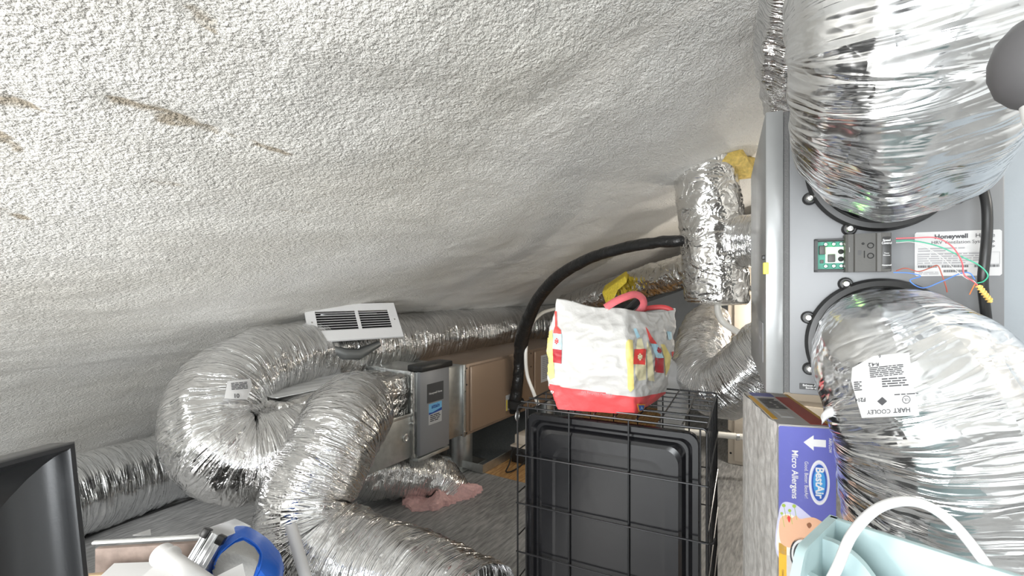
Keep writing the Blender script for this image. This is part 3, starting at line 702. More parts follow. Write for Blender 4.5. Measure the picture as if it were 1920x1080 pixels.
# rating plate
pl2 = G().prism([(.256 + a, 1.323 + b) for a, b in ((.003, 0), (.125, 0), (.128, .003), (.128, .082), (.125, .085), (.003, .085), (0, .082), (0, .003))], (0, 0, 0), (1, 0, 0), (0, 0, 1), .0, .001).part('rating_plate', M_PAPER, hrv, False)
g = G(); y = -.0016
text_g(g, 'Honeywell', .0115, (.286, y, 1.398), (1, 0, 0), (0, 0, 1), 'LEFT', .0004); text_g(g, 'Home', .0112, (.346, y, 1.398), (1, 0, 0), (0, 0, 1), 'LEFT')
text_g(g, 'HRV Ventilation System', .0088, (.281, y, 1.387), (1, 0, 0), (0, 0, 1), 'LEFT'); g.part('lettering', M_INK, pl2, False)
g = G(); bars_g(g, (.261, y, 1.377), (1, 0, 0), (0, 0, 1), .07, .009, 2, 5); bars_g(g, (.261, y, 1.366), (1, 0, 0), (0, 0, 1), .105, .021, 5, 6); bars_g(g, (.262, y, 1.331), (1, 0, 0), (0, 0, 1), .032, .006, 2, 8)
for a in ((.260, .381, 1.3665, 1.3670), (.260, .381, 1.3445, 1.3450), (.260, .2605, 1.3445, 1.367), (.3805, .381, 1.3445, 1.367)): g.box(a[0], a[1], y, y + .0002, a[2], a[3])
g.part('small_print', M_INKG, pl2, False)
g = G(); rn = random.Random(5)
for x0, x1, zz in ((.261, .290, 1.339), (.297, .335, 1.339), (.30, .335, 1.330), (.345, .380, 1.339)):
    x = x0
    while x < x1: wbar = rn.choice((.0005, .0009, .0014)); g.box(x, x + wbar, y, y + .0002, zz, zz + .0045); x += wbar + rn.choice((.0006, .001))
g.part('barcode', M_INK, pl2, False)
g = G()
for r in (.0062, .0040):
    g.tube([(.369 + r * math.cos(t), y, 1.382 + r * math.sin(t)) for t in np.linspace(.7, 5.6, 20)], .0006, 5)
g.part('certification_mark', M_INK, pl2)
# control module: tray, circuit board and cover slid aside
ty0, zt0, zt1 = -.014, 1.333, 1.401
tray = thing('control_module', 'black speed control module with open circuit board between the two collars', 'control module', Vector((.551, 1.04, 0)), -HA)
tp = G().box(.088, .20, -.003, -.0005, zt0, zt1)
tp.box(.088, .20, ty0, -.0005, zt0, zt0 + .004).box(.088, .20, ty0, -.0005, zt1 - .004, zt1).box(.088, .093, ty0, -.0005, zt0, zt1); tp.part('tray', M_BLACK, tray, False)
M_PCB = mat('circuit_board', (.02, .22, .15), .4, 0, 0, 60, .2)
G().box(.093, .16, -.006, -.0035, zt0 + .006, zt1 - .006).part('board', M_PCB, tray, False)
G().box(.107, .15, -.0085, -.006, zt0 + .018, zt1 - .017).part('white_carrier', mat('carrier', (.55, .62, .56), .5), tray, False)
G().rbox(.096, .1065, -.014, -.006, zt0 + .036, zt1 - .014, .001).part('relay', M_CHAR, tray)
G().rbox(.111, .123, -.016, -.0085, zt0 + .020, zt0 + .036, .001).part('trimmer', M_CHAR, tray)
G().rbox(.098, .104, -.009, -.006, zt0 + .018, zt0 + .025, .0005, 1).part('chip', M_CHAR, tray)
for z in (zt0 + .026, zt0 + .041): G().lathe([(.0, -.0005), (.0045, -.0005), (.0052, .0)], 14, (.134, -.0085, z), (0, 1, 0)).part('knob_hole', M_BLACKM, tray)
for x in (.108, .122, .135):
    for z in (zt0 + .012, zt1 - .011): G().lathe([(0, -.004), (.003, -.0035), (.0045, -.001), (.0045, 0)], 12, (x, -.006, z), (0, 1, 0)).part('solder_terminal', M_SCREW, tray)
G().lathe([(0, -.007), (.002, -.0065), (.0032, -.004), (.0032, 0)], 14, (.1175, -.0085, zt1 - .021), (0, 1, 0)).part('green_led', mat('led_green', (.3, .9, .1), .3, emit=((.35, 1.0, .08), 14)), tray)
cv = G()
pf = [(.1385, -.004), (.1385, -.026), (.1425, -.029), (.151, -.029), (.153, -.033), (.186, -.033), (.188, -.036), (.1935, -.037), (.209, -.036), (.211, -.033), (.211, -.004)]
cv.add([(x, y_, zt0 - .001) for x, y_ in pf] + [(x, y_, zt1 + .006) for x, y_ in pf], [tuple(range(len(pf))), tuple(range(len(pf), 2 * len(pf)))[::-1]] + [(i, (i + 1) % len(pf), len(pf) + (i + 1) % len(pf), len(pf) + i) for i in range(len(pf))])
cover = cv.part('cover', M_CHAR, tray, False)
G().rbox(.1955, .2095, -.0375, -.035, zt0 + .004, zt1 - .002, .0012).part('keypad', mat('keypad_black', (.03, .03, .03), .4), cover)
g = G(); text_g(g, 'Speed', .0062, (.2025, -.0379, zt1 - .009), (1, 0, 0), (0, 0, 1), bold=.0001, wide=.8); text_g(g, 'Control', .0062, (.2025, -.0379, zt1 - .0145), (1, 0, 0), (0, 0, 1), bold=.0001, wide=.8)
text_g(g, 'Timer', .0038, (.2025, -.0379, zt0 + .034), (1, 0, 0), (0, 0, 1), wide=.9); text_g(g, 'Minutes', .0038, (.2025, -.0379, zt0 + .030), (1, 0, 0), (0, 0, 1), wide=.9); text_g(g, 'Honeywell', .0038, (.2025, -.0379, zt0 + .011), (1, 0, 0), (0, 0, 1), bold=.0001, wide=.9)
g.part('lettering', M_WHITE, cover, False)
for z in (zt0 + .050, zt0 + .030):
    G().tube([(.178 + .0048 * math.cos(t), -.0334, z + .0048 * math.sin(t)) for t in np.linspace(0, 2 * math.pi, 20, endpoint=False)], .0009, 5, True).part('dial_mark', M_BLACKM, cover)
G().rbox(.1672, .1690, -.0336, -.0325, zt0 + .026, zt0 + .040, .0005, 1).part('slot', M_BLACKM, cover); G().lathe([(0, -.0006), (.0024, -.0006), (.0026, 0)], 10, (.166, -.033, zt0 + .054), (0, 1, 0)).part('screw_hole', M_BLACKM, cover)
G().rbox(.144, .1448, -.0298, -.028, zt0 + .038, zt0 + .048, .0003, 1).part('index_mark', M_PAPER, cover)
g = G(); bars_g(g, (.1575, -.0333, zt0 + .041), (1, 0, 0), (0, 0, 1), .006, .010, 4, 12); g.part('small_print', M_INK, cover, False)

def wire(name, pts, r, col, label, group='thin control wires', cat='wire'):
    return G().tube(spline([at(*p) for p in pts], 8), r, 6).solo(name, mat(name + '_' + label.split()[1], col, .45), label, cat, group)
WD = .895
wire('control_wire', [(1680, 447, .915), (1716, 446, .90), (1755, 446, .885), (1785, 462, .87), (1803, 490, .86), (1808, 515, .855), (1828, 530, .85), (1838, 543, .85)], .0011, (.72, .10, .12), 'thin red wire bowing right over the rating plate')
wire('control_wire', [(1680, 452, .914), (1716, 452, .90), (1760, 462, .885), (1800, 480, .868), (1835, 497, .855), (1852, 515, .85), (1845, 527, .85), (1832, 531, .85)], .0011, (.04, .40, .24), 'thin green wire looping past the black power cord')
wire('control_wire', [(1680, 455, .913), (1715, 455, .90), (1760, 478, .885), (1790, 505, .87), (1812, 522, .858), (1826, 527, .85), (1836, 540, .85)], .0006, (.6, .6, .58), 'thin white wire below the green wire on the plate')
wire('control_wire', [(1680, 508, .912), (1698, 503, .905), (1722, 509, .895), (1745, 502, .888), (1758, 498, .884), (1766, 515, .88), (1773, 535, .875), (1776, 548, .87)], .0010, (.36, .08, .05), 'thin brown wire waving beneath the control module')
wire('control_wire', [(1675, 511, .912), (1705, 512, .9), (1726, 518, .893), (1706, 526, .893), (1730, 540, .886), (1765, 528, .875), (1800, 513, .866), (1818, 512, .86), (1828, 524, .855)], .0010, (.08, .22, .62), 'thin blue wire crossing the lower edge of the plate')
wire('control_wire', [(1818, 552, .865), (1824, 540, .857), (1830, 532, .851), (1838, 543, .849)], .0010, (.75, .24, .08), 'thin orange wire at the twisted yellow bundle')
g = G(); cc = spline([at(1834, 535, .85), at(1842, 546, .847), at(1850, 556, .846), at(1858, 566, .848)], 30); T_ = Vector(cc[-1] - cc[0]).normalized(); U_ = T_.orthogonal().normalized(); W_ = T_.cross(U_)
g.tube([Vector(c) + (U_ * math.cos(i * .46) + W_ * math.sin(i * .46)) * .0036 for i, c in enumerate(cc)], .0015, 7); g.tube([Vector(c) for c in cc], .0028, 8)
g.solo('wire_bundle', mat('wire_yellow', (.80, .55, .16), .5), 'twisted bundle of yellow wire ends beside the power cord', 'wire')
G().tube(spline([at(1838, 330, .895), at(1843, 352, .872), at(1850, 385, .862), at(1851, 430, .86), at(1847, 480, .858), at(1843, 530, .862), at(1850, 600, .88), at(1860, 680, .92)], 8), .0078, 12).solo('power_cord', M_BLACK, 'thick black power cord hanging down the front of the grey ventilator', 'cord')

# ducts on the ventilator
def hp(s, y, z): return Vector((.551, 1.04, 0)) + HP * s + HD * y + Vector((0, 0, z))
top_duct = make_duct('flexible_duct', [(hp(.201, .03, 1.543), .105), (hp(.201, -.03, 1.545), .112), (hp(.20, -.09, 1.562), .145), (at(1690, 215, .80), .158), (at(1702, 120, .745), .163), (at(1708, 10, .72), .165), (at(1700, -120, .73), .165), (at(1690, -330, .74), .165)],
    M_FOIL_S, 'huge silver duct climbing from the upper collar of the grey ventilator', amp=.009, seed=63., around=130, step=.006, slack=.8)
low_duct = make_duct('flexible_duct', [(hp(.201, .03, 1.188), .105), (hp(.201, -.03, 1.186), .113), (hp(.205, -.09, 1.165), .138), (at(1722, 735, .845), .15), (at(1757, 830, .835), .150), (at(1770, 950, .85), .151), (at(1772, 1080, .87), .151), (at(1755, 1300, .88), .15), (at(1750, 1700, .88), .15)],
    M_FOIL_S, 'huge silver duct dropping from the lower collar with a white printed label', amp=.008, seed=71., around=130, step=.006, slack=.8)
q = [(1598, 714), (1600, 690), (1640, 668), (1705, 662), (1712, 720), (1724, 778), (1618, 783)]
lab = decal('printed_label', [poly(*q)], low_duct.bvh, .003, M_PAPER, low_duct.obj)
A_ = math.pi - .05
decal('lettering', [ptext('HART', 12, 1692, 768, A_, bold=.2), ptext('COOLEY', 11, 1650, 771, A_), ptext('F214', 10, 1616, 749, A_, bold=.2), ptext('R-4.2', 9, 1640, 684, A_, bold=.2), ptext('6', 9, 1651, 669, A_), pbars(1632, 690, 62, 20, 6, 2, -.1), pbars(1655, 710, 48, 18, 4, 3, -.06), pbars(1604, 716, 14, 18, 5, 4, -.06), pbars(1678, 739, 44, 4, 1, 7, -.06)], low_duct.bvh, .0042, M_INK, low_duct.obj, 6)
def ring_px(cx, cy, r, t=1.0, n=22):
    vs = []; fs = []
    for i in range(n):
        a = 2 * math.pi * i / n; vs += [(cx + r * math.cos(a), cy + r * math.sin(a)), (cx + (r - t) * math.cos(a), cy + (r - t) * math.sin(a))]
    return vs, [(2 * i, 2 * ((i + 1) % n), 2 * ((i + 1) % n) + 1, 2 * i + 1) for i in range(n)]
decal('emblem', [ring_px(1700, 749, 7.5, 1.2), poly((1656, 744), (1665, 752), (1656, 760), (1647, 752)), ptext('UL', 7, 1700, 749, A_)], low_duct.bvh, .0042, M_INK, low_duct.obj, 6)
G().grid([[at(1540 + 8 * i, 777 - 5 * i - 3 * math.sin(i), .86 - .004 * i) + Vector((0, .002 * math.sin(j * 2 + i), -.006 * j)) for j in range(4)] for i in range(5)]).solo('torn_tape', M_PAPER, 'torn scrap of white tape sticking out from the lower big duct', 'tape').modifiers.new('thickness', 'SOLIDIFY').thickness = .0008
make_duct('flexible_duct', D_((1520, 330, 1.62, .10), (1512, 240, 1.50, .10), (1505, 160, 1.36, .10), (1500, 80, 1.22, .10), (1512, 0, 1.12, .10), (1530, -70, 1.06, .10)),
    M_FOIL_F, 'dark silver duct rising behind the top left corner of the grey ventilator', amp=.009, seed=83., step=.008)
# grey lamp head at the edge
lh = thing('lamp_head', 'dark grey rounded lamp head hanging close at the right edge', 'lamp', at(1972, 195, .42))
lc = at(1972, 112, .42)
iv = lh.location
G().lathe([(0, .042), (.012, .041), (.026, .034), (.036, .022), (.041, .006), (.041, -.008), (.036, -.024), (.027, -.034), (.020, -.038)], 32, lc - iv, (0, 0, 1)).part('shade', mat('lamp_grey', (.10, .097, .1), .6), lh)
G().lathe([(.020, -.038), (.018, -.052), (.009, -.062), (0, -.064)], 24, lc - iv, (0, 0, 1)).part('bulb', mat('frosted_bulb', (.8, .8, .78), .3), lh)
G().tube([lc - iv + Vector((0, 0, .04)), lc - iv + Vector((0, 0, .50))], .004, 8).part('cord', M_BLACK, lh)

# ------------------------------------------------------------------ wire crate standing on end, with its pan and the bag on top
CA = math.radians(26); CP = Vector((math.cos(CA), -math.sin(CA), 0)); CD = Vector((math.sin(CA), math.cos(CA), 0))
CW, CDp, CH = .61, .53, .888
crate = thing('wire_crate', 'black folding wire crate standing on end with a plastic pan inside', 'crate', Vector((.568, 1.40, 0)) - CP * CW, -CA)
M_WIRE = mat('black_wire', (.012, .012, .013), .3, .3)
def rod(a, b_, r, parent, name='wire'):
    return G().tube([a, b_], r, 7).part(name, M_WIRE, parent)
def frame(pts, r, name, parent=None):
    return G().tube(spline(pts, 1, True) if False else [Vector(p) for p in pts], r, 8, True).part(name, M_WIRE, parent or crate)
def rrect(w, h, rad, n=5):
    out = []
    for cx, cy, a0 in ((w - rad, rad, -90), (w - rad, h - rad, 0), (rad, h - rad, 90), (rad, rad, 180)):
        for i in range(n + 1): a = math.radians(a0 + 90 * i / n); out.append((cx + rad * math.cos(a), cy + rad * math.sin(a)))
    return out
fp = frame([(x, 0, z) for x, z in rrect(CW, CH, .012)], .0032, 'front_panel')
for x in (.03, .186, .382, .592): rod((x, .004, 0), (x, .004, CH), .0027, fp)
for z in (.722, .556, .388, .22, .05): rod((-.004, -.004, z), (CW + .004, -.004, z), .0027, fp)
for z in (.722, .556, .388, .22): G().tube(spline([(CW + .004, -.004, z), (CW + .016, .0, z + .002), (CW + .022, .012, z + .014)], 5), .0027, 6).part('latch_hook', M_WIRE, fp)
tpn = frame([(x, y, CH) for x, y in rrect(CW, CDp, .012)], .0032, 'top_panel')
for k in range(1, 7): y = CDp * k / 7; rod((0, y, CH), (CW, y, CH), .0026, tpn)
for k in range(1, 9): x = CW * k / 9; rod((x, 0, CH + .004), (x, CDp, CH + .004), .0026, tpn)
rod((0, .03, CH + .012), (CW, .03, CH + .012), .003, tpn); rod((0, .10, CH + .010), (CW, .10, CH + .010), .003, tpn)
for xs in (0, CW):
    sp = frame([(xs, y, z) for y, z in rrect(CDp, CH, .012)], .0032, 'side_panel')
    for k in range(1, 6): y = CDp * k / 6; rod((xs, y, 0), (xs, y, CH), .0026, sp)
    for k in range(1, 6): z = CH * k / 6; rod((xs + .004, 0, z), (xs + .004, CDp, z), .0026, sp)
bp_ = frame([(x, CDp, z) for x, z in rrect(CW, CH, .012)], .0032, 'back_panel')
for k in range(1, 6): x = CW * k / 6; rod((x, CDp, 0), (x, CDp, CH), .0026, bp_)
for k in range(1, 6): z = CH * k / 6; rod((0, CDp, z), (CW, CDp, z), .0026, bp_)
G().tube([(-.006, .01 + .014 * math.cos(t), CH - .035 + .016 * math.sin(t)) for t in np.linspace(0, 2 * math.pi, 16, endpoint=False)], .0025, 6, True).part('latch_ring', M_SCREW, crate)
M_PAN = mat('pan_plastic', (.007, .007, .008), .2, 0, .04, 26, spec=.5)
g = G(); lay = []
for ins, yy, rad in ((0.0, .034, .035), (.0, .020, .035), (.004, .016, .033), (.020, .016, .03), (.026, .022, .03), (.033, .034, .03), (.040, .034, .032), (.050, .018, .04), (.060, .0135, .045), (.10, .012, .05), (.11, .0125, .05)):
    lay.append([(.024 + ins + x, yy, .012 + ins + z) for x, z in rrect(.565 - 2 * ins, .855 - 2 * ins, rad, 7)])
for a, b_ in zip(lay, lay[1:]):
    k = len(g.v); n_ = len(a); g.v += a + b_; g.f += [(k + i, k + (i + 1) % n_, k + n_ + (i + 1) % n_, k + n_ + i) for i in range(n_)]; g.m += [0] * n_
k = len(g.v); g.v += lay[-1]; g.f.append(tuple(range(k, k + len(lay[-1])))); g.m.append(0)
k = len(g.v); g.v += [(x, y + .002, z) for x, y, z in lay[0]]; g.f.append(tuple(range(k, k + len(lay[0])))); g.m.append(0)
pan = g.part('pan', M_PAN, crate)

# shopping bag: corners of its girth at five heights, then creased
lev = [(0.0, (1044, 768, 1.60), (1190, 781, 1.53), (1234, 756, 1.74), (1098, 745, 1.81)),
       (.14, (1028, 727, 1.60), (1188, 748, 1.51), (1246, 738, 1.76), (1085, 722, 1.83)),
       (.34, (1023, 690, 1.59), (1184, 704, 1.49), (1256, 694, 1.76), (1082, 684, 1.84)),
       (.58, (1024, 645, 1.59), (1180, 655, 1.50), (1266, 648, 1.77), (1085, 640, 1.84)),
       (.80, (1032, 603, 1.60), (1174, 612, 1.53), (1268, 606, 1.78), (1100, 600, 1.83)),
       (1.0, (1041, 560, 1.61), (1176, 580, 1.58), (1266, 580, 1.79), (1150, 584, 1.84))]
NP, NH = 220, 96
LV = np.array([[tuple(at(*c)) for c in l[1:]] for l in lev]); hs = np.array([l[0] for l in lev])
LV[0, :, 2] = CH + .008
cor = np.stack([[np.interp(t, hs, LV[:, c, k]) for k in range(3)] for t in np.linspace(0, 1, NH) for c in range(4)]).reshape(NH, 4, 3)
P = np.zeros((NH, NP, 3))
for j in range(NP):
    p = 4 * j / NP; e = int(p); f = p - e
    P[:, j] = cor[:, e] * (1 - f) + cor[:, (e + 1) % 4] * f
for it in range(5): P = P * .5 + .25 * (np.roll(P, 1, 1) + np.roll(P, -1, 1))
ctr = P.mean(1, keepdims=True); out = P - ctr; out[..., 2] = 0; out /= np.linalg.norm(out, axis=2, keepdims=True) + 1e-9
tt = np.linspace(0, 1, NH)[:, None]; side = (4 * np.arange(NP) / NP) % 1
bulge = .016 * np.sin(np.pi * side)[None] * np.sin(np.pi * np.clip(tt, 0, 1)) ** .7
cre = .007 * ridged(P * np.array([9, 9, 17.]) + 3) + .0045 * ridged(P * np.array([22, 22, 30.]) + 9) + .010 * pnoise(P * 6 + 4)
P = P + out * (bulge + (cre - .002) * np.clip(tt * 6, .3, 1))[..., None]
jj = np.arange(NP) / NP * 4
dip = np.where(jj < 1, -.006 * np.sin(np.pi * jj) + .003 * np.sin(9 * jj), np.where(jj < 2, -.010 * np.sin(np.pi * (jj - 1)), .004 * np.sin(7 * jj)))
P[..., 2] += dip[None] * tt ** 4
P[0, :, 2] = CH + .008
bz0 = Vector((float(P[0, :, 0].mean()), float(P[0, :, 1].mean()), CH + .008))
bag = thing('shopping_bag', 'white and red woven shopping bag standing on top of the wire crate', 'bag', bz0)
g = G(); idx = np.arange(NH * NP).reshape(NH, NP)
g.v = [tuple(v) for v in P.reshape(-1, 3)]; band = .145
for i in range(NH - 1):
    for j in range(NP):
        g.f.append((int(idx[i, j]), int(idx[i, (j + 1) % NP]), int(idx[i + 1, (j + 1) % NP]), int(idx[i + 1, j])))
        hh_ = (i + .5) / NH; pj = jj[j]
        lim = .175 if pj < 1 else .155
        g.m.append(1 if hh_ < lim - .02 * (pj if pj < 1 else 0) else 0)
g.f.append(tuple(int(x) for x in idx[0][::-1])); g.m.append(1)
bvh_bag = BVHTree.FromPolygons([Vector(v) for v in g.v], g.f[:-1])
body = g.wpart('bag_body', [M_WOVEN, M_RED], bag)
md = body.modifiers.new('thickness', 'SOLIDIFY'); md.thickness = .002; md.offset = -1
def pr(name, shapes, m, off=.0016, label=None):
    o = decal(name, shapes, bvh_bag, off * 1.3 + .0004, m, bag, 3.5)
    if label: o['label'] = label
M_PR = mat('print_red', (.72, .06, .05), .5); M_PD = mat('print_wine', (.42, .02, .03), .5); M_PB = mat('print_pale_blue', (.42, .68, .80), .5); M_PY = mat('print_yellow', (.80, .66, .22), .5); M_PYL = mat('print_cream', (.80, .74, .48), .5); M_PO = mat('print_orange', (.85, .35, .05), .5); M_PN = mat('print_blue', (.03, .10, .40), .5)
pr('yellow_bottle_print', [poly((1029, 622), (1036, 618), (1038, 650), (1040, 708), (1032, 712), (1027, 700), (1026, 660))], M_PY)
pr('bottle_neck_print', [poly((1041, 584), (1044, 584), (1045, 612), (1052, 620), (1053, 626), (1038, 625), (1038, 620), (1041, 612))], M_PR, .0022)
pr('bottle_label_print', [poly((1038, 625), (1054, 626), (1054, 656), (1037, 654))], M_PB, .0022)
pr('bottle_base_print', [poly((1037, 654), (1054, 656), (1053, 682), (1038, 679))], M_PD, .0022)
def grapes(cx, cy, r, rot=0): return [ell(cx + math.cos(rot) * a - math.sin(rot) * b_, cy + math.sin(rot) * a + math.cos(rot) * b_, r, r, 8) for a, b_ in ((0, -2.6 * r), (-1.3 * r, -r), (1.3 * r, -r), (0, .0), (-1.3 * r, r), (1.3 * r, r), (0, 2.4 * r))]
for k, s_ in enumerate(grapes(1044, 640, 1.8)): pr('grape_print', [s_], M_PR, .003)
pr('cream_bottle_print', [poly((1194, 636), (1202, 634), (1206, 650), (1210, 660), (1210, 712), (1196, 714), (1190, 700), (1192, 650))], M_PYL)
pr('cream_bottle_print', [poly((1212, 640), (1218, 652), (1222, 668), (1226, 715), (1214, 712), (1212, 680))], M_PYL)
pr('tall_yellow_bottle_print', [poly((1174, 642), (1178, 637), (1185, 638), (1186, 650), (1187, 690), (1188, 728), (1182, 734), (1177, 728), (1176, 690), (1173, 665))], M_PY)
pr('red_label_print', [poly((1188, 655), (1210, 655), (1208, 684), (1186, 683))], M_PR, .0022)
for s_ in grapes(1198, 669, 2.0): pr('grape_print', [s_], M_PYL, .003)
pr('blue_mark_print', [poly((1187, 617), (1192, 616), (1199, 631), (1193, 634))], M_PB)
pr('bottle_neck_print', [poly((1209, 613), (1213, 618), (1220, 631), (1228, 641), (1230, 645), (1218, 644), (1217, 633))], M_PR, .0022)
pr('bottle_label_print', [poly((1219, 645), (1231, 645), (1243, 671), (1229, 671))], M_PB, .0022)
for s_ in grapes(1234, 657, 1.7, -.4): pr('grape_print', [s_], M_PD, .003)
pr('bottle_base_print', [poly((1227, 671), (1243, 671), (1243, 699), (1226, 698))], M_PD, .0022)
pr('yellow_bottle_print', [poly((1238, 645), (1245, 646), (1257, 668), (1254, 690), (1247, 705), (1245, 672))], M_PY)
pr('blue_mark_print', [poly((1249, 621), (1258, 622), (1259, 636), (1252, 637))], M_PB)
pr('red_mark_print', [poly((1258, 660), (1264, 657), (1262, 672), (1259, 670))], M_PR)
pr('small_print', [ptext('70% Recycled Materials', 6.2, 1119, 737, .10)], M_INKG, .0026)
pr('side_lettering', [ptext('ale', 13, 1033, 738, -1.25, bold=.3)], M_WHITE, .0026)
pr('emblem_border', [poly((1192, 757), (1208, 757), (1206, 769), (1195, 771))], M_PO, .0026); pr('emblem_field', [poly((1194.5, 759), (1206, 759), (1204.5, 768), (1197, 769))], M_PN, .0032); pr('emblem_letter', [ptext('A', 8, 1200.5, 764.5, -.1)], M_PB, .0038)
# handle straps
def ribbon(pts, w, m, name, parent, tw):
    C = spline(pts, 8); T = np.gradient(C, axis=0); g = G(); rows = []
    for c, t in zip(C, T):
        vd = (Vector(c) - Vector((0, 0, CAMZ))).normalized(); wd = Vector(t).normalized().cross(vd).normalized() * (1 - tw) + vd * tw
        rows.append([Vector(c) - wd * w / 2, Vector(c), Vector(c) + wd * w / 2])
    g.grid(rows); o = g.wpart(name, m, parent); o.modifiers.new('thickness', 'SOLIDIFY').thickness = .002; return o
ribbon([at(1135, 577, 1.585), at(1152, 566, 1.59), at(1172, 557, 1.60), at(1190, 552, 1.62), at(1203, 558, 1.64), at(1207, 570, 1.66), at(1200, 583, 1.67), at(1188, 592, 1.67)], .034, mat('strap_pink', (.74, .16, .18), .5, 0, .2, 60), 'handle', bag, .3)
ribbon([at(1196, 585, 1.80), at(1215, 578, 1.81), at(1240, 576, 1.80), at(1256, 580, 1.79), at(1262, 588, 1.785)], .022, M_RED, 'rear_handle', bag, .2)
bk = G().rbox(-.035, .035, -.008, .008, -.012, .012, .004).part('buckle', M_BLACK, bag); bk.location = at(1184, 575, 1.66) - bz0; bk.rotation_euler = (.3, -.7, .2)

# ------------------------------------------------------------------ boxed air filter
FA = math.radians(14); FX = Vector((math.cos(FA), -math.sin(FA), 0))
FW, FDp, FH, FZ = .118, .35, .632, .36
fb = thing('air_filter_box', 'shrink wrapped purple air filter box standing upright under the grey ventilator', 'filter', Vector((.598, 1.08, FZ)), -FA)
M_PLEAT = mat('pleated_media', (.50, .49, .47), .55, 0, .5, 40, .2)
M_PURP = mat('print_purple', (.125, .135, .44), .38); M_ORG = mat('print_amber', (.86, .48, .05), .4); M_SKIN = mat('print_skin', (.78, .46, .30), .45); M_LILAC = mat('print_pale_lilac', (.58, .58, .76), .4); M_CRM = mat('print_offwhite', (.80, .78, .70), .4); M_SLV = mat('print_silver', (.62, .60, .58), .35)
g = G(); N1, N2 = 26, 60
V = [[(0, FDp * i / N1, FH * j / N2) for j in range(N2 + 1)] for i in range(N1 + 1)]
a = np.array(V).reshape(-1, 3); a[:, 0] -= .0045 * (ridged(a * np.array([1, 26, 7]) + 4)) * np.clip(np.minimum(a[:, 1], FDp - a[:, 1]) / .03, 0, 1); a = a.reshape(N1 + 1, N2 + 1, 3)
g.grid(a.tolist()); g.part('pleated_side', M_PLEAT, fb)
G().rbox(.001, FW, .0015, FDp, 0, FH, .004).part('carton', M_SLV, fb)
y = .0012
fr = G().prism(rrect(FW - .004, FH - .004, .004, 3), (.002, y, .002), (1, 0, 0), (0, 0, 1), 0, .001).part('front_panel', M_PURP, fb, False)
def flat(name, pts, m, off, parent=fr): return G().add([(x, y - .001 - off, z) for x, z in pts], [tuple(range(len(pts)))]).part(name, m, parent, False)
def wig(pts, n=6): return [tuple(p) for p in spline(pts, n, True)]
H = FH
flat('meadow_print', wig([(.004, H + .027 - .215), (.03, H + .027 - .20), (.065, H + .027 - .225), (.095, H + .027 - .25), (.114, H + .027 - .28), (.114, H + .027 - .33), (.004, H + .027 - .33)]), M_LILAC, .0002)
flat('glow_print', wig([(.004, H + .027 - .24), (.025, H + .027 - .225), (.05, H + .027 - .245), (.07, H + .027 - .27), (.09, H + .027 - .30), (.004, H + .027 - .315)]), M_CRM, .0004)
flat('face_print', wig([(.004, H + .062 - .275), (.02, H + .062 - .262), (.028, H + .062 - .268), (.037, H + .062 - .262), (.046, H + .062 - .268), (.07, H + .062 - .262), (.09, H + .062 - .27), (.112, H + .062 - .28), (.114, H + .062 - .33), (.06, H + .062 - .325), (.03, H + .062 - .335), (.006, H + .062 - .325)]), M_SKIN, .0006)
flat('lips_print', wig([(.019, H + .062 - .268), (.023, H + .062 - .264), (.026, H + .062 - .269), (.023, H + .062 - .279)]), M_PR, .0008); flat('eye_print', wig([(.058, H + .062 - .279), (.064, H + .062 - .274), (.068, H + .062 - .28), (.063, H + .062 - .287)]), mat('print_brown', (.28, .12, .06), .5), .0008)
for k, (x, z, r) in enumerate(((.012, H + .042 - .222, .004), (.024, H + .042 - .232, .0035), (.033, H + .042 - .221, .004), (.008, H + .042 - .24, .003))):
    flat('flower_print', [(x + r * math.cos(t), z + r * math.sin(t)) for t in np.linspace(0, 6.28, 10)[:-1]], mat('print_leaf', (.35, .48, .08), .5), .0008)
    flat('stalk_print', [(x - .0005, z), (x + .0005, z), (x + .006, z - .03), (x + .005, z - .03)], MATS['print_leaf'], .0007)
flat('amber_band', [(.002, .002), (.018, .002), (.018, H - .265), (.002, H - .265)], M_ORG, .0004); flat('silver_band', [(.018, .002), (.114, .002), (.114, H - .265), (.018, H - .265)], M_SLV, .0003)
c_ = (.048, H - .285)
for r1, m_, o_ in ((.038, M_INK, .0006), (.033, M_WPAINT, .0008), (.027, MATS['badge_grey'], .001), (.019, M_PN, .0012)): flat('seal_print', [(c_[0] + r1 * .62 * math.cos(t), c_[1] + r1 * math.sin(t)) for t in np.linspace(0, 6.28, 29)[:-1]], m_, o_)
flat('arrow_print', [(.052, H - .035), (.072, H - .018), (.072, H - .027), (.096, H - .027), (.096, H - .043), (.072, H - .043), (.072, H - .052)], M_WPAINT, .0002)
oc = (.083, H - .122)
for rx, rz, m_, o_ in ((.0205, .0495, M_WPAINT, .0002), (.0175, .044, M_LILAC, .0004), (.0155, .0405, M_PN, .0006), (.012, .030, mat('print_mid_blue', (.06, .30, .62), .4), .0008)):
    flat('logo_oval', [(oc[0] + rx * math.cos(t), oc[1] + rz * math.sin(t)) for t in np.linspace(0, 6.28, 41)[:-1]], m_, o_)
def ftext(s, size, x, z, m, bold=0., wide=1., off=.0012):
    g = G(); text_g(g, s, size, (x, y - .001 - off, z), (0, 0, -1), (1, 0, 0), 'CENTER', bold, wide); g.part('lettering', m, fr, False)
ftext('BestAir', .023, oc[0], oc[1], M_WPAINT, .0006, .98)
ftext('Micro Allergens', .0178, .034, H - .108, M_WPAINT, .0003, .95); ftext('Good. Better. BestAir!', .0105, .057, H - .118, M_WPAINT, .0, .85); ftext('AIRFLOW', .0078, .104, H - .038, M_WPAINT, .0001, .95)
ftext('CLEANS BETTER  LASTS LONGER', .0055, .010, H - .36, M_INK, 0, .9)
tpf = G().box(.002, FW - .002, .004, FDp - .004, FH, FH + .0008).part('top_panel', M_SLV, fb, False)
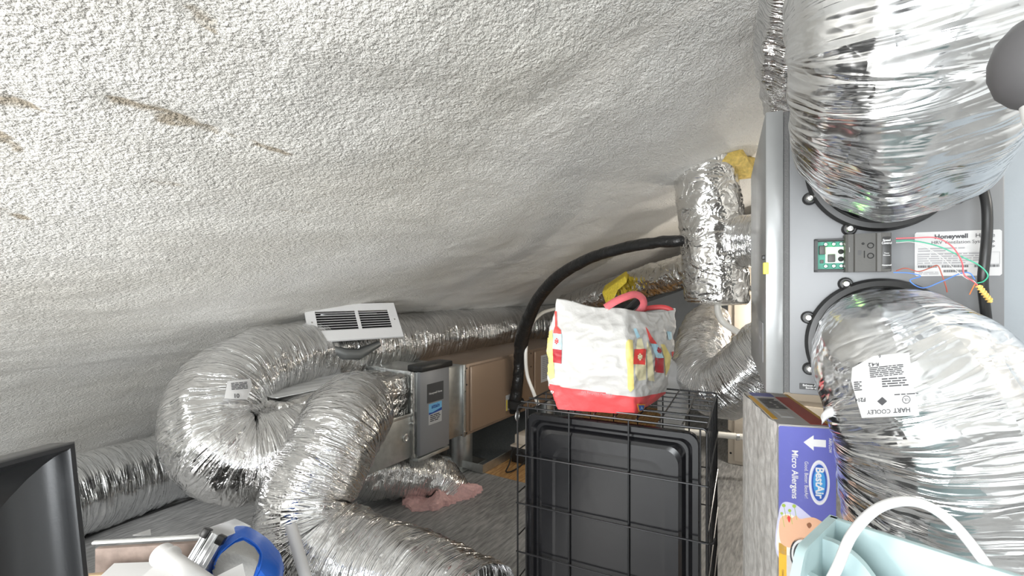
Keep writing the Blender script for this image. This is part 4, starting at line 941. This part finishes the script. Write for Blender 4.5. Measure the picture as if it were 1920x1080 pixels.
def ftop(name, x0, x1, y0, y1, m, o_): G().box(x0, x1, y0, y1, FH + .0008, FH + .0008 + o_).part(name, m, tpf, False)
ftop('amber_edge', .002, .014, .05, .30, M_ORG, .0004); ftop('red_panel', .072, .108, .02, .30, mat('print_crimson', (.50, .04, .04), .4), .0004); ftop('amber_edge', .108, .116, .005, .34, M_ORG, .0004); ftop('purple_panel', .014, .072, .30, .345, M_PURP, .0004); ftop('diagram', .026, .055, .07, .13, M_WPAINT, .0004); ftop('diagram_window', .030, .051, .08, .12, M_SLV, .0006)
g = G(); bars_g(g, (.02, .27, FH + .0014), (1, 0, 0), (0, 1, 0), .045, .12, 9, 9); g.part('small_print', M_INK, tpf, False)
M_WRAPC = mat('shrink_film', (.95, .95, .96), .12, 0, .35, 18, trans=1.0, alpha=.16)
g = G(); gN = 24
g.grid([[(FW * i / 10, -.0022 - .0012 * abs(math.sin(i * 1.7 + j * .31)), FH * j / 40) for j in range(41)] for i in range(11)])
g.part('shrink_wrap', M_WRAPC, fb)
G().rbox(-.03, FW + .02, -.02, .37, 0, FZ - .004, .003).part('tape', M_TAN, None) if False else None
cb = thing('cardboard_box', 'plain brown cardboard box on the floor beneath the air filter box', 'box', Vector((.598, 1.08, 0)), -FA)
M_CARD = mat('cardboard', (.50, .36, .23), .8, 0, .05, 120)
G().rbox(-.02, FW + .02, -.01, FDp + .02, 0, FZ - .001, .003).part('carton', M_CARD, cb); G().box(.04, .08, -.0105, FDp + .02, FZ - .0012, FZ - .0004).part('tape', M_PAPER, cb, False)

# ------------------------------------------------------------------ mint organiser with a white cord, close at the right
CAx = Vector((.651, -.759, 0)); ca_rot = math.atan2(CAx.y, CAx.x)
cz = .965; chh = .20; cL, cDp = .34, .20
org = thing('desk_organiser', 'pale mint wooden organiser with wavy dividers in the front right corner', 'organiser', Vector((.47, .71, cz - chh)), ca_rot)
M_MINT = mat('mint_paint', (.38, .50, .51), .42, 0, .03, 60)
th = .011
G().rbox(0, cL, -cDp, 0, 0, .010, .002).part('base', M_MINT, org)
G().rbox(0, cL, -th, 0, .0, chh, .0025).part('back_board', M_MINT, org)
def board(name, y0, tops):
    g = G(); n_ = len(tops); C = spline(tops, 8); pts = [(float(c[0]), float(c[1])) for c in C]
    pl_ = [(pts[0][0], .01)] + pts + [(pts[-1][0], .01)]
    g.prism(pl_, (0, y0, 0), (1, 0, 0), (0, 0, 1), 0, th); return g.part(name, M_MINT, org)
board('divider', -.058, [(th, chh - .008), (.03, chh - .009), (.055, chh - .022), (.085, chh - .055), (.12, chh - .072), (.17, chh - .078), (.22, chh - .07), (.27, chh - .03), (cL - th, chh - .01)])
board('divider', -.115, [(th, chh - .035), (.03, chh - .04), (.06, chh - .06), (.10, chh - .085), (.17, chh - .095), (.24, chh - .085), (.30, chh - .05), (cL - th, chh - .036)])
board('front_board', -cDp + th, [(0, chh - .11), (.05, chh - .12), (.10, chh - .13), (.17, chh - .14), (.24, chh - .13), (.30, chh - .12), (cL, chh - .11)])
for x in (0, cL - th):
    eb = G().prism([(0, 0), (0, chh), (-.125, chh), (-.135, chh - .004), (-.142, chh - .012), (-cDp, chh - .10), (-cDp, 0)], (x, 0, 0), (0, 1, 0), (0, 0, 1), 0, th).part('end_board', M_MINT, org)
G().tube(spline([at(1530, 1140, .60), at(1568, 1068, .60), at(1597, 1003, .605), at(1640, 957, .61), at(1690, 940, .615), at(1738, 948, .61), at(1785, 980, .60), at(1828, 1030, .59), at(1868, 1090, .58), at(1890, 1150, .575)], 8), .0062, 12).solo('cord', M_WHITE, 'thick white cord arching up out of the mint organiser', 'cord')
sb = thing('storage_box', 'closed white storage box under the mint organiser', 'box', Vector((.47, .71, 0)), ca_rot)
G().rbox(-.01, .36, -.22, .01, 0, cz - chh - .03, .01).part('bin', M_WHITE, sb); G().rbox(-.018, .368, -.228, .018, cz - chh - .03, cz - chh - .0005, .006).part('lid', M_WHITE, sb)

# ------------------------------------------------------------------ black mitred frame at the left
fx = (at(0, 865, .886) - at(140, 828, 1.0)); fx.z = 0; fx.normalize()
tr_ = at(140, 828, 1.0); br_ = at(166, 1082, .988); dn = (br_ - tr_); fz = -dn.normalized(); fz = (fz - fx * fz.dot(fx)).normalized(); fy_ = fz.cross(fx)
LT = tr_.z / fz.z; WT = .70
fbm_ = Matrix((fx, fy_, fz)).transposed()
bf = thing('black_frame', 'large black mitred frame with a hollow curved moulding standing at the left', 'frame', tr_ - fz * LT, basis=fbm_)
cc_ = [(fx * .3 + fz * -.3).normalized()]
prof = [(0, -.030), (0, 0.0), (.003, .004), (.011, .004), (.014, .0), (.017, -.012), (.024, -.026), (.036, -.040), (.055, -.053), (.080, -.060), (.105, -.062), (.112, -.060), (.115, -.075)]
sgn = 1 if fy_.dot(-tr_) > 0 else -1
M_FRM = mat('black_satin', (.030, .031, .033), .30, .1, .02, 200)
cs_ = [(0, 0, 1, 1), (WT, 0, -1, 1), (WT, LT, -1, -1), (0, LT, 1, -1)]
for i in range(4):
    a, b_ = cs_[i], cs_[(i + 1) % 4]
    g = G(); g.grid([[(q_[0] + q_[2] * p_, sgn * h_, q_[1] + q_[3] * p_) for p_, h_ in prof] for q_ in (a, b_)])
    o_ = g.part('rail', M_FRM, bf)
G().box(.10, WT - .10, min(sgn * -.080, sgn * -.072), max(sgn * -.080, sgn * -.072), .10, LT - .10).part('backing', M_BLACK, bf, False)
g = G().box(0, WT, min(sgn * -.082, sgn * -.03), max(sgn * -.082, sgn * -.03), 0, .004).box(0, WT, min(sgn * -.082, sgn * -.03), max(sgn * -.082, sgn * -.03), LT - .004, LT).box(0, .004, min(sgn * -.082, sgn * -.03), max(sgn * -.082, sgn * -.03), 0, LT).box(WT - .004, WT, min(sgn * -.082, sgn * -.03), max(sgn * -.082, sgn * -.03), 0, LT)
g.part('outer_edge', M_FRM, bf, False)

# ------------------------------------------------------------------ clutter, front left
TZ = .40
tb = thing('storage_tote', 'grey storage tote under the clutter at the front left', 'tote', (-1.02, 1.36, 0), .15)
G().rbox(-.32, .26, -.22, .12, 0, TZ - .035, .02).part('tub', M_CHAR, tb); G().rbox(-.34, .28, -.24, .14, TZ - .035, TZ - .001, .01).part('lid', M_GREY, tb)
M_CLEAR = mat('clear_acrylic', (.95, .96, .96), .06, 0, 0, 30, trans=1.0, alpha=.30)
kl, kr = at(178, 1016, 1.52), at(392, 993, 1.56)
kx = kr - kl; kx.z = 0; kw = kx.length; kx.normalize(); krot = math.atan2(kx.y, kx.x); kh = kl.z - TZ - .004
cx_ = thing('clear_case', 'clear plastic case with cardboard inside behind the white tube', 'case', (kl.x, kl.y, TZ), krot)
kd = .26
for a in ((0, kw, -.004, 0, 0, kh), (0, kw, -kd, -kd + .004, 0, kh), (0, .004, -kd, 0, 0, kh), (kw - .004, kw, -kd, 0, 0, kh)): G().rbox(*a, .001, 1).part('wall', M_CLEAR, cx_)
G().rbox(0, kw, -kd, 0, 0, .004, .001, 1).part('base', M_CLEAR, cx_)
G().rbox(-.004, kw + .004, -.010, .004, kh, kh + .008, .002).part('rim', mat('clear_rim', (.75, .76, .75), .2, alpha=.8), cx_)
G().rbox(.02, kw - .02, -.030, -.012, .006, kh - .004, .002).part('brown_board', mat('taupe_board', (.27, .21, .18), .7, 0, .1, 30, .2), cx_)
cdp = G().rbox(.03, kw * .72, -.15, -.135, .008, kh * .78, .001).part('cardboard_insert', M_CARD, cx_)
# aluminium case
p0, p1 = at(402, 1000, 1.42), at(330, 1120, 1.36); az = (p0 - p1); aL = .19; az.normalize()
ax_ = (at(424, 1012, 1.42) - at(388, 996, 1.42)); ax_ = (ax_ - az * ax_.dot(az)).normalized(); ay_ = az.cross(ax_)
alc = thing('aluminium_case', 'ribbed aluminium case with black corners and a latch leaning by the blue bag', 'case', p0 - az * aL, basis=Matrix((ax_, ay_, az)).transposed())
M_ALU = mat('brushed_aluminium', (.74, .75, .76), .3, .9, .03, 80)
wA = .062; yF = -.012 if ay_.y > 0 else .012; s_ = -1 if ay_.y > 0 else 1
def abox(x0, x1, d0, d1, z0, z1, b_=.002):
    ys = sorted((s_ * d0, s_ * d1)); return G().rbox(x0, x1, ys[0], ys[1], z0, z1, b_)
abox(-wA / 2, wA / 2, -.22, 0, 0, aL).part('shell', M_ALU, alc)
for x in (-.027, -.016, -.004, .008, .020): abox(x - .0025, x + .0025, 0, .003, .0, aL, .001).part('rib', M_ALU, alc)
abox(-.0115, -.0085, .0, .0012, 0, aL, .0004).part('seam', M_BLACKM, alc)
for x in (-.024, .024): abox(x - .011, x + .011, -.02, .006, aL - .022, aL + .003, .003).part('corner_guard', M_BLACK, alc)
lt = abox(-.022, .026, .003, .010, aL - .150, aL - .095, .003).part('latch', mat('latch_steel', (.5, .5, .5), .25, 1), alc)
abox(-.014, .020, .010, .016, aL - .145, aL - .105, .003).part('latch_lever', M_BLACK, lt)
for x in (-.004, .010): abox(x - .004, x + .004, .016, .0175, aL - .138, aL - .112, .001).part('latch_window', MATS['latch_steel'], lt)
# blue bag
g = G(); bc = at(462, 1120, 1.50); NPh, NHt = 56, 30
bb = thing('blue_tool_bag', 'bright blue zip bag with a grey mesh window beside the aluminium case', 'bag', (bc.x, bc.y, TZ))
M_BLUE = mat('blue_nylon', (.015, .13, .62), .33, 0, .2, 30)
ol = [tuple(p) for p in spline([(392, 1130), (394, 1060), (402, 1014), (416, 999), (442, 998), (468, 1009), (492, 1026), (512, 1046), (523, 1064), (527, 1100), (526, 1135)], 4)]
fpt = [at(u, v + 28, 1.42) for u, v in ol]; n_ = len(fpt); zb = TZ
for p in fpt: p.z = max(p.z, zb)
g = G(); mid = sum(fpt, Vector()) / n_
rows = []
for k_, (dy, sh_) in enumerate(((0, .72), (.0, .80), (.008, .90), (.025, .97), (.05, 1.0), (.10, 1.0), (.13, .97), (.15, .9))):
    rows.append([mid + (p - mid) * sh_ + Vector((-.35 * dy, dy - .01, 0)) for p in fpt])
    for q_ in rows[-1]: q_.z = max(q_.z, zb)
    rows[-1].append(rows[-1][0].copy())
a = np.array([[tuple(p) for p in r] for r in rows]); a += .003 * pnoise(a * 18)[..., None]; g.grid(a.tolist())
g.f.append(tuple(range(n_))); g.m.append(0); k0 = (len(rows) - 1) * (n_ + 1); g.f.append(tuple(range(k0, k0 + n_))[::-1]); g.m.append(0)
bvb = BVHTree.FromPolygons([Vector(v) for v in g.v], g.f)
bag_b = g.wpart('bag_body', M_BLUE, bb)
decal('mesh_window', [poly((398, 1062), (414, 1040), (440, 1020), (456, 1015), (476, 1028), (485, 1042), (482, 1062), (472, 1090), (440, 1100), (405, 1090))], bvb, .003, mat('grey_mesh', (.36, .36, .35), .6, 0, .3, 120), bb, 8)
sq = []
for u_, v_ in ((404, 1058), (418, 1034), (440, 1016), (458, 1010), (480, 1024), (490, 1042), (487, 1064), (478, 1085)):
    h_ = on_surface(bvb, u_, v_, .002)
    if h_ is not None: sq.append(h_)
if len(sq) > 3: G().tube(spline(sq, 6), .003, 7).wpart('piping', M_BLUE, bb)
# white plastic bits
tube_a, tube_b = at(303, 1040, 1.30), at(400, 1110, 1.18)
dr_ = (tube_b - tube_a).normalized()
wt = thing('white_tube', 'white plastic tube with a flared collar lying across the clutter', 'tube', tube_a)
def loc(v): return Vector(v) - wt.location
G().lathe([(.027, 0), (.030, 0), (.0305, .004), (.029, .026), (.033, .03), (.033, .036), (.028, .040), (.026, .046), (.026, .30), (.024, .30), (.024, .0), (.027, 0)], 32, loc(tube_a), dr_).part('pipe', M_WHITE, wt)
G().lathe([(0, .004), (.0245, .004)], 24, loc(tube_a), dr_).part('end_cap', M_WHITE, wt)
def slab(name, pts, thick, label, cat, m=M_WPAINT):
    a_ = [at(*p) for p in pts]; nrm = (a_[1] - a_[0]).cross(a_[2] - a_[0]).normalized()
    if nrm.z < 0: nrm = -nrm
    n_ = len(a_); g = G(); g.add(a_ + [p - nrm * thick for p in a_], [tuple(range(n_)), tuple(range(n_, 2 * n_))[::-1]] + [(i, n_ + i, n_ + (i + 1) % n_, (i + 1) % n_) for i in range(n_)])
    return g.solo(name, m, label, cat, smooth=False)
wb = slab('white_box', [(183, 1085, 1.27), (214, 1056, 1.33), (300, 1053, 1.34), (318, 1100, 1.25)], .10, 'flat white box with a small black mark in front of the clear case', 'box')
slab('white_card', [(262, 1085, 1.215), (301, 1050, 1.275), (345, 1090, 1.20), (310, 1130, 1.14)], .05, 'white tilted carton beneath the white tube', 'carton')
slab('white_carton', [(396, 1085, 1.20), (455, 1056, 1.26), (462, 1090, 1.22), (440, 1130, 1.14)], .07, 'white wedge shaped carton in front of the blue bag', 'carton')
slab('paper_scrap', [(249, 1003, 1.66), (282, 992, 1.70), (283, 1003, 1.64)], .002, 'small white paper triangle poking up behind the clear case', 'paper', M_PAPER)
st_a, st_b = at(545, 984, 1.70), at(640, 1320, 1.5); st_b.z = .002
ps = thing('white_pole', 'thin white plastic pole leaning on the floor duct', 'pole', st_b)
sd = (st_a - st_b); sl = sd.length; sd.normalize()
G().lathe([(0, 0), (.0195, 0), (.0195, sl - .006), (.0175, sl), (0, sl)], 20, (0, 0, 0), sd).part('pole', M_WHITE, ps)
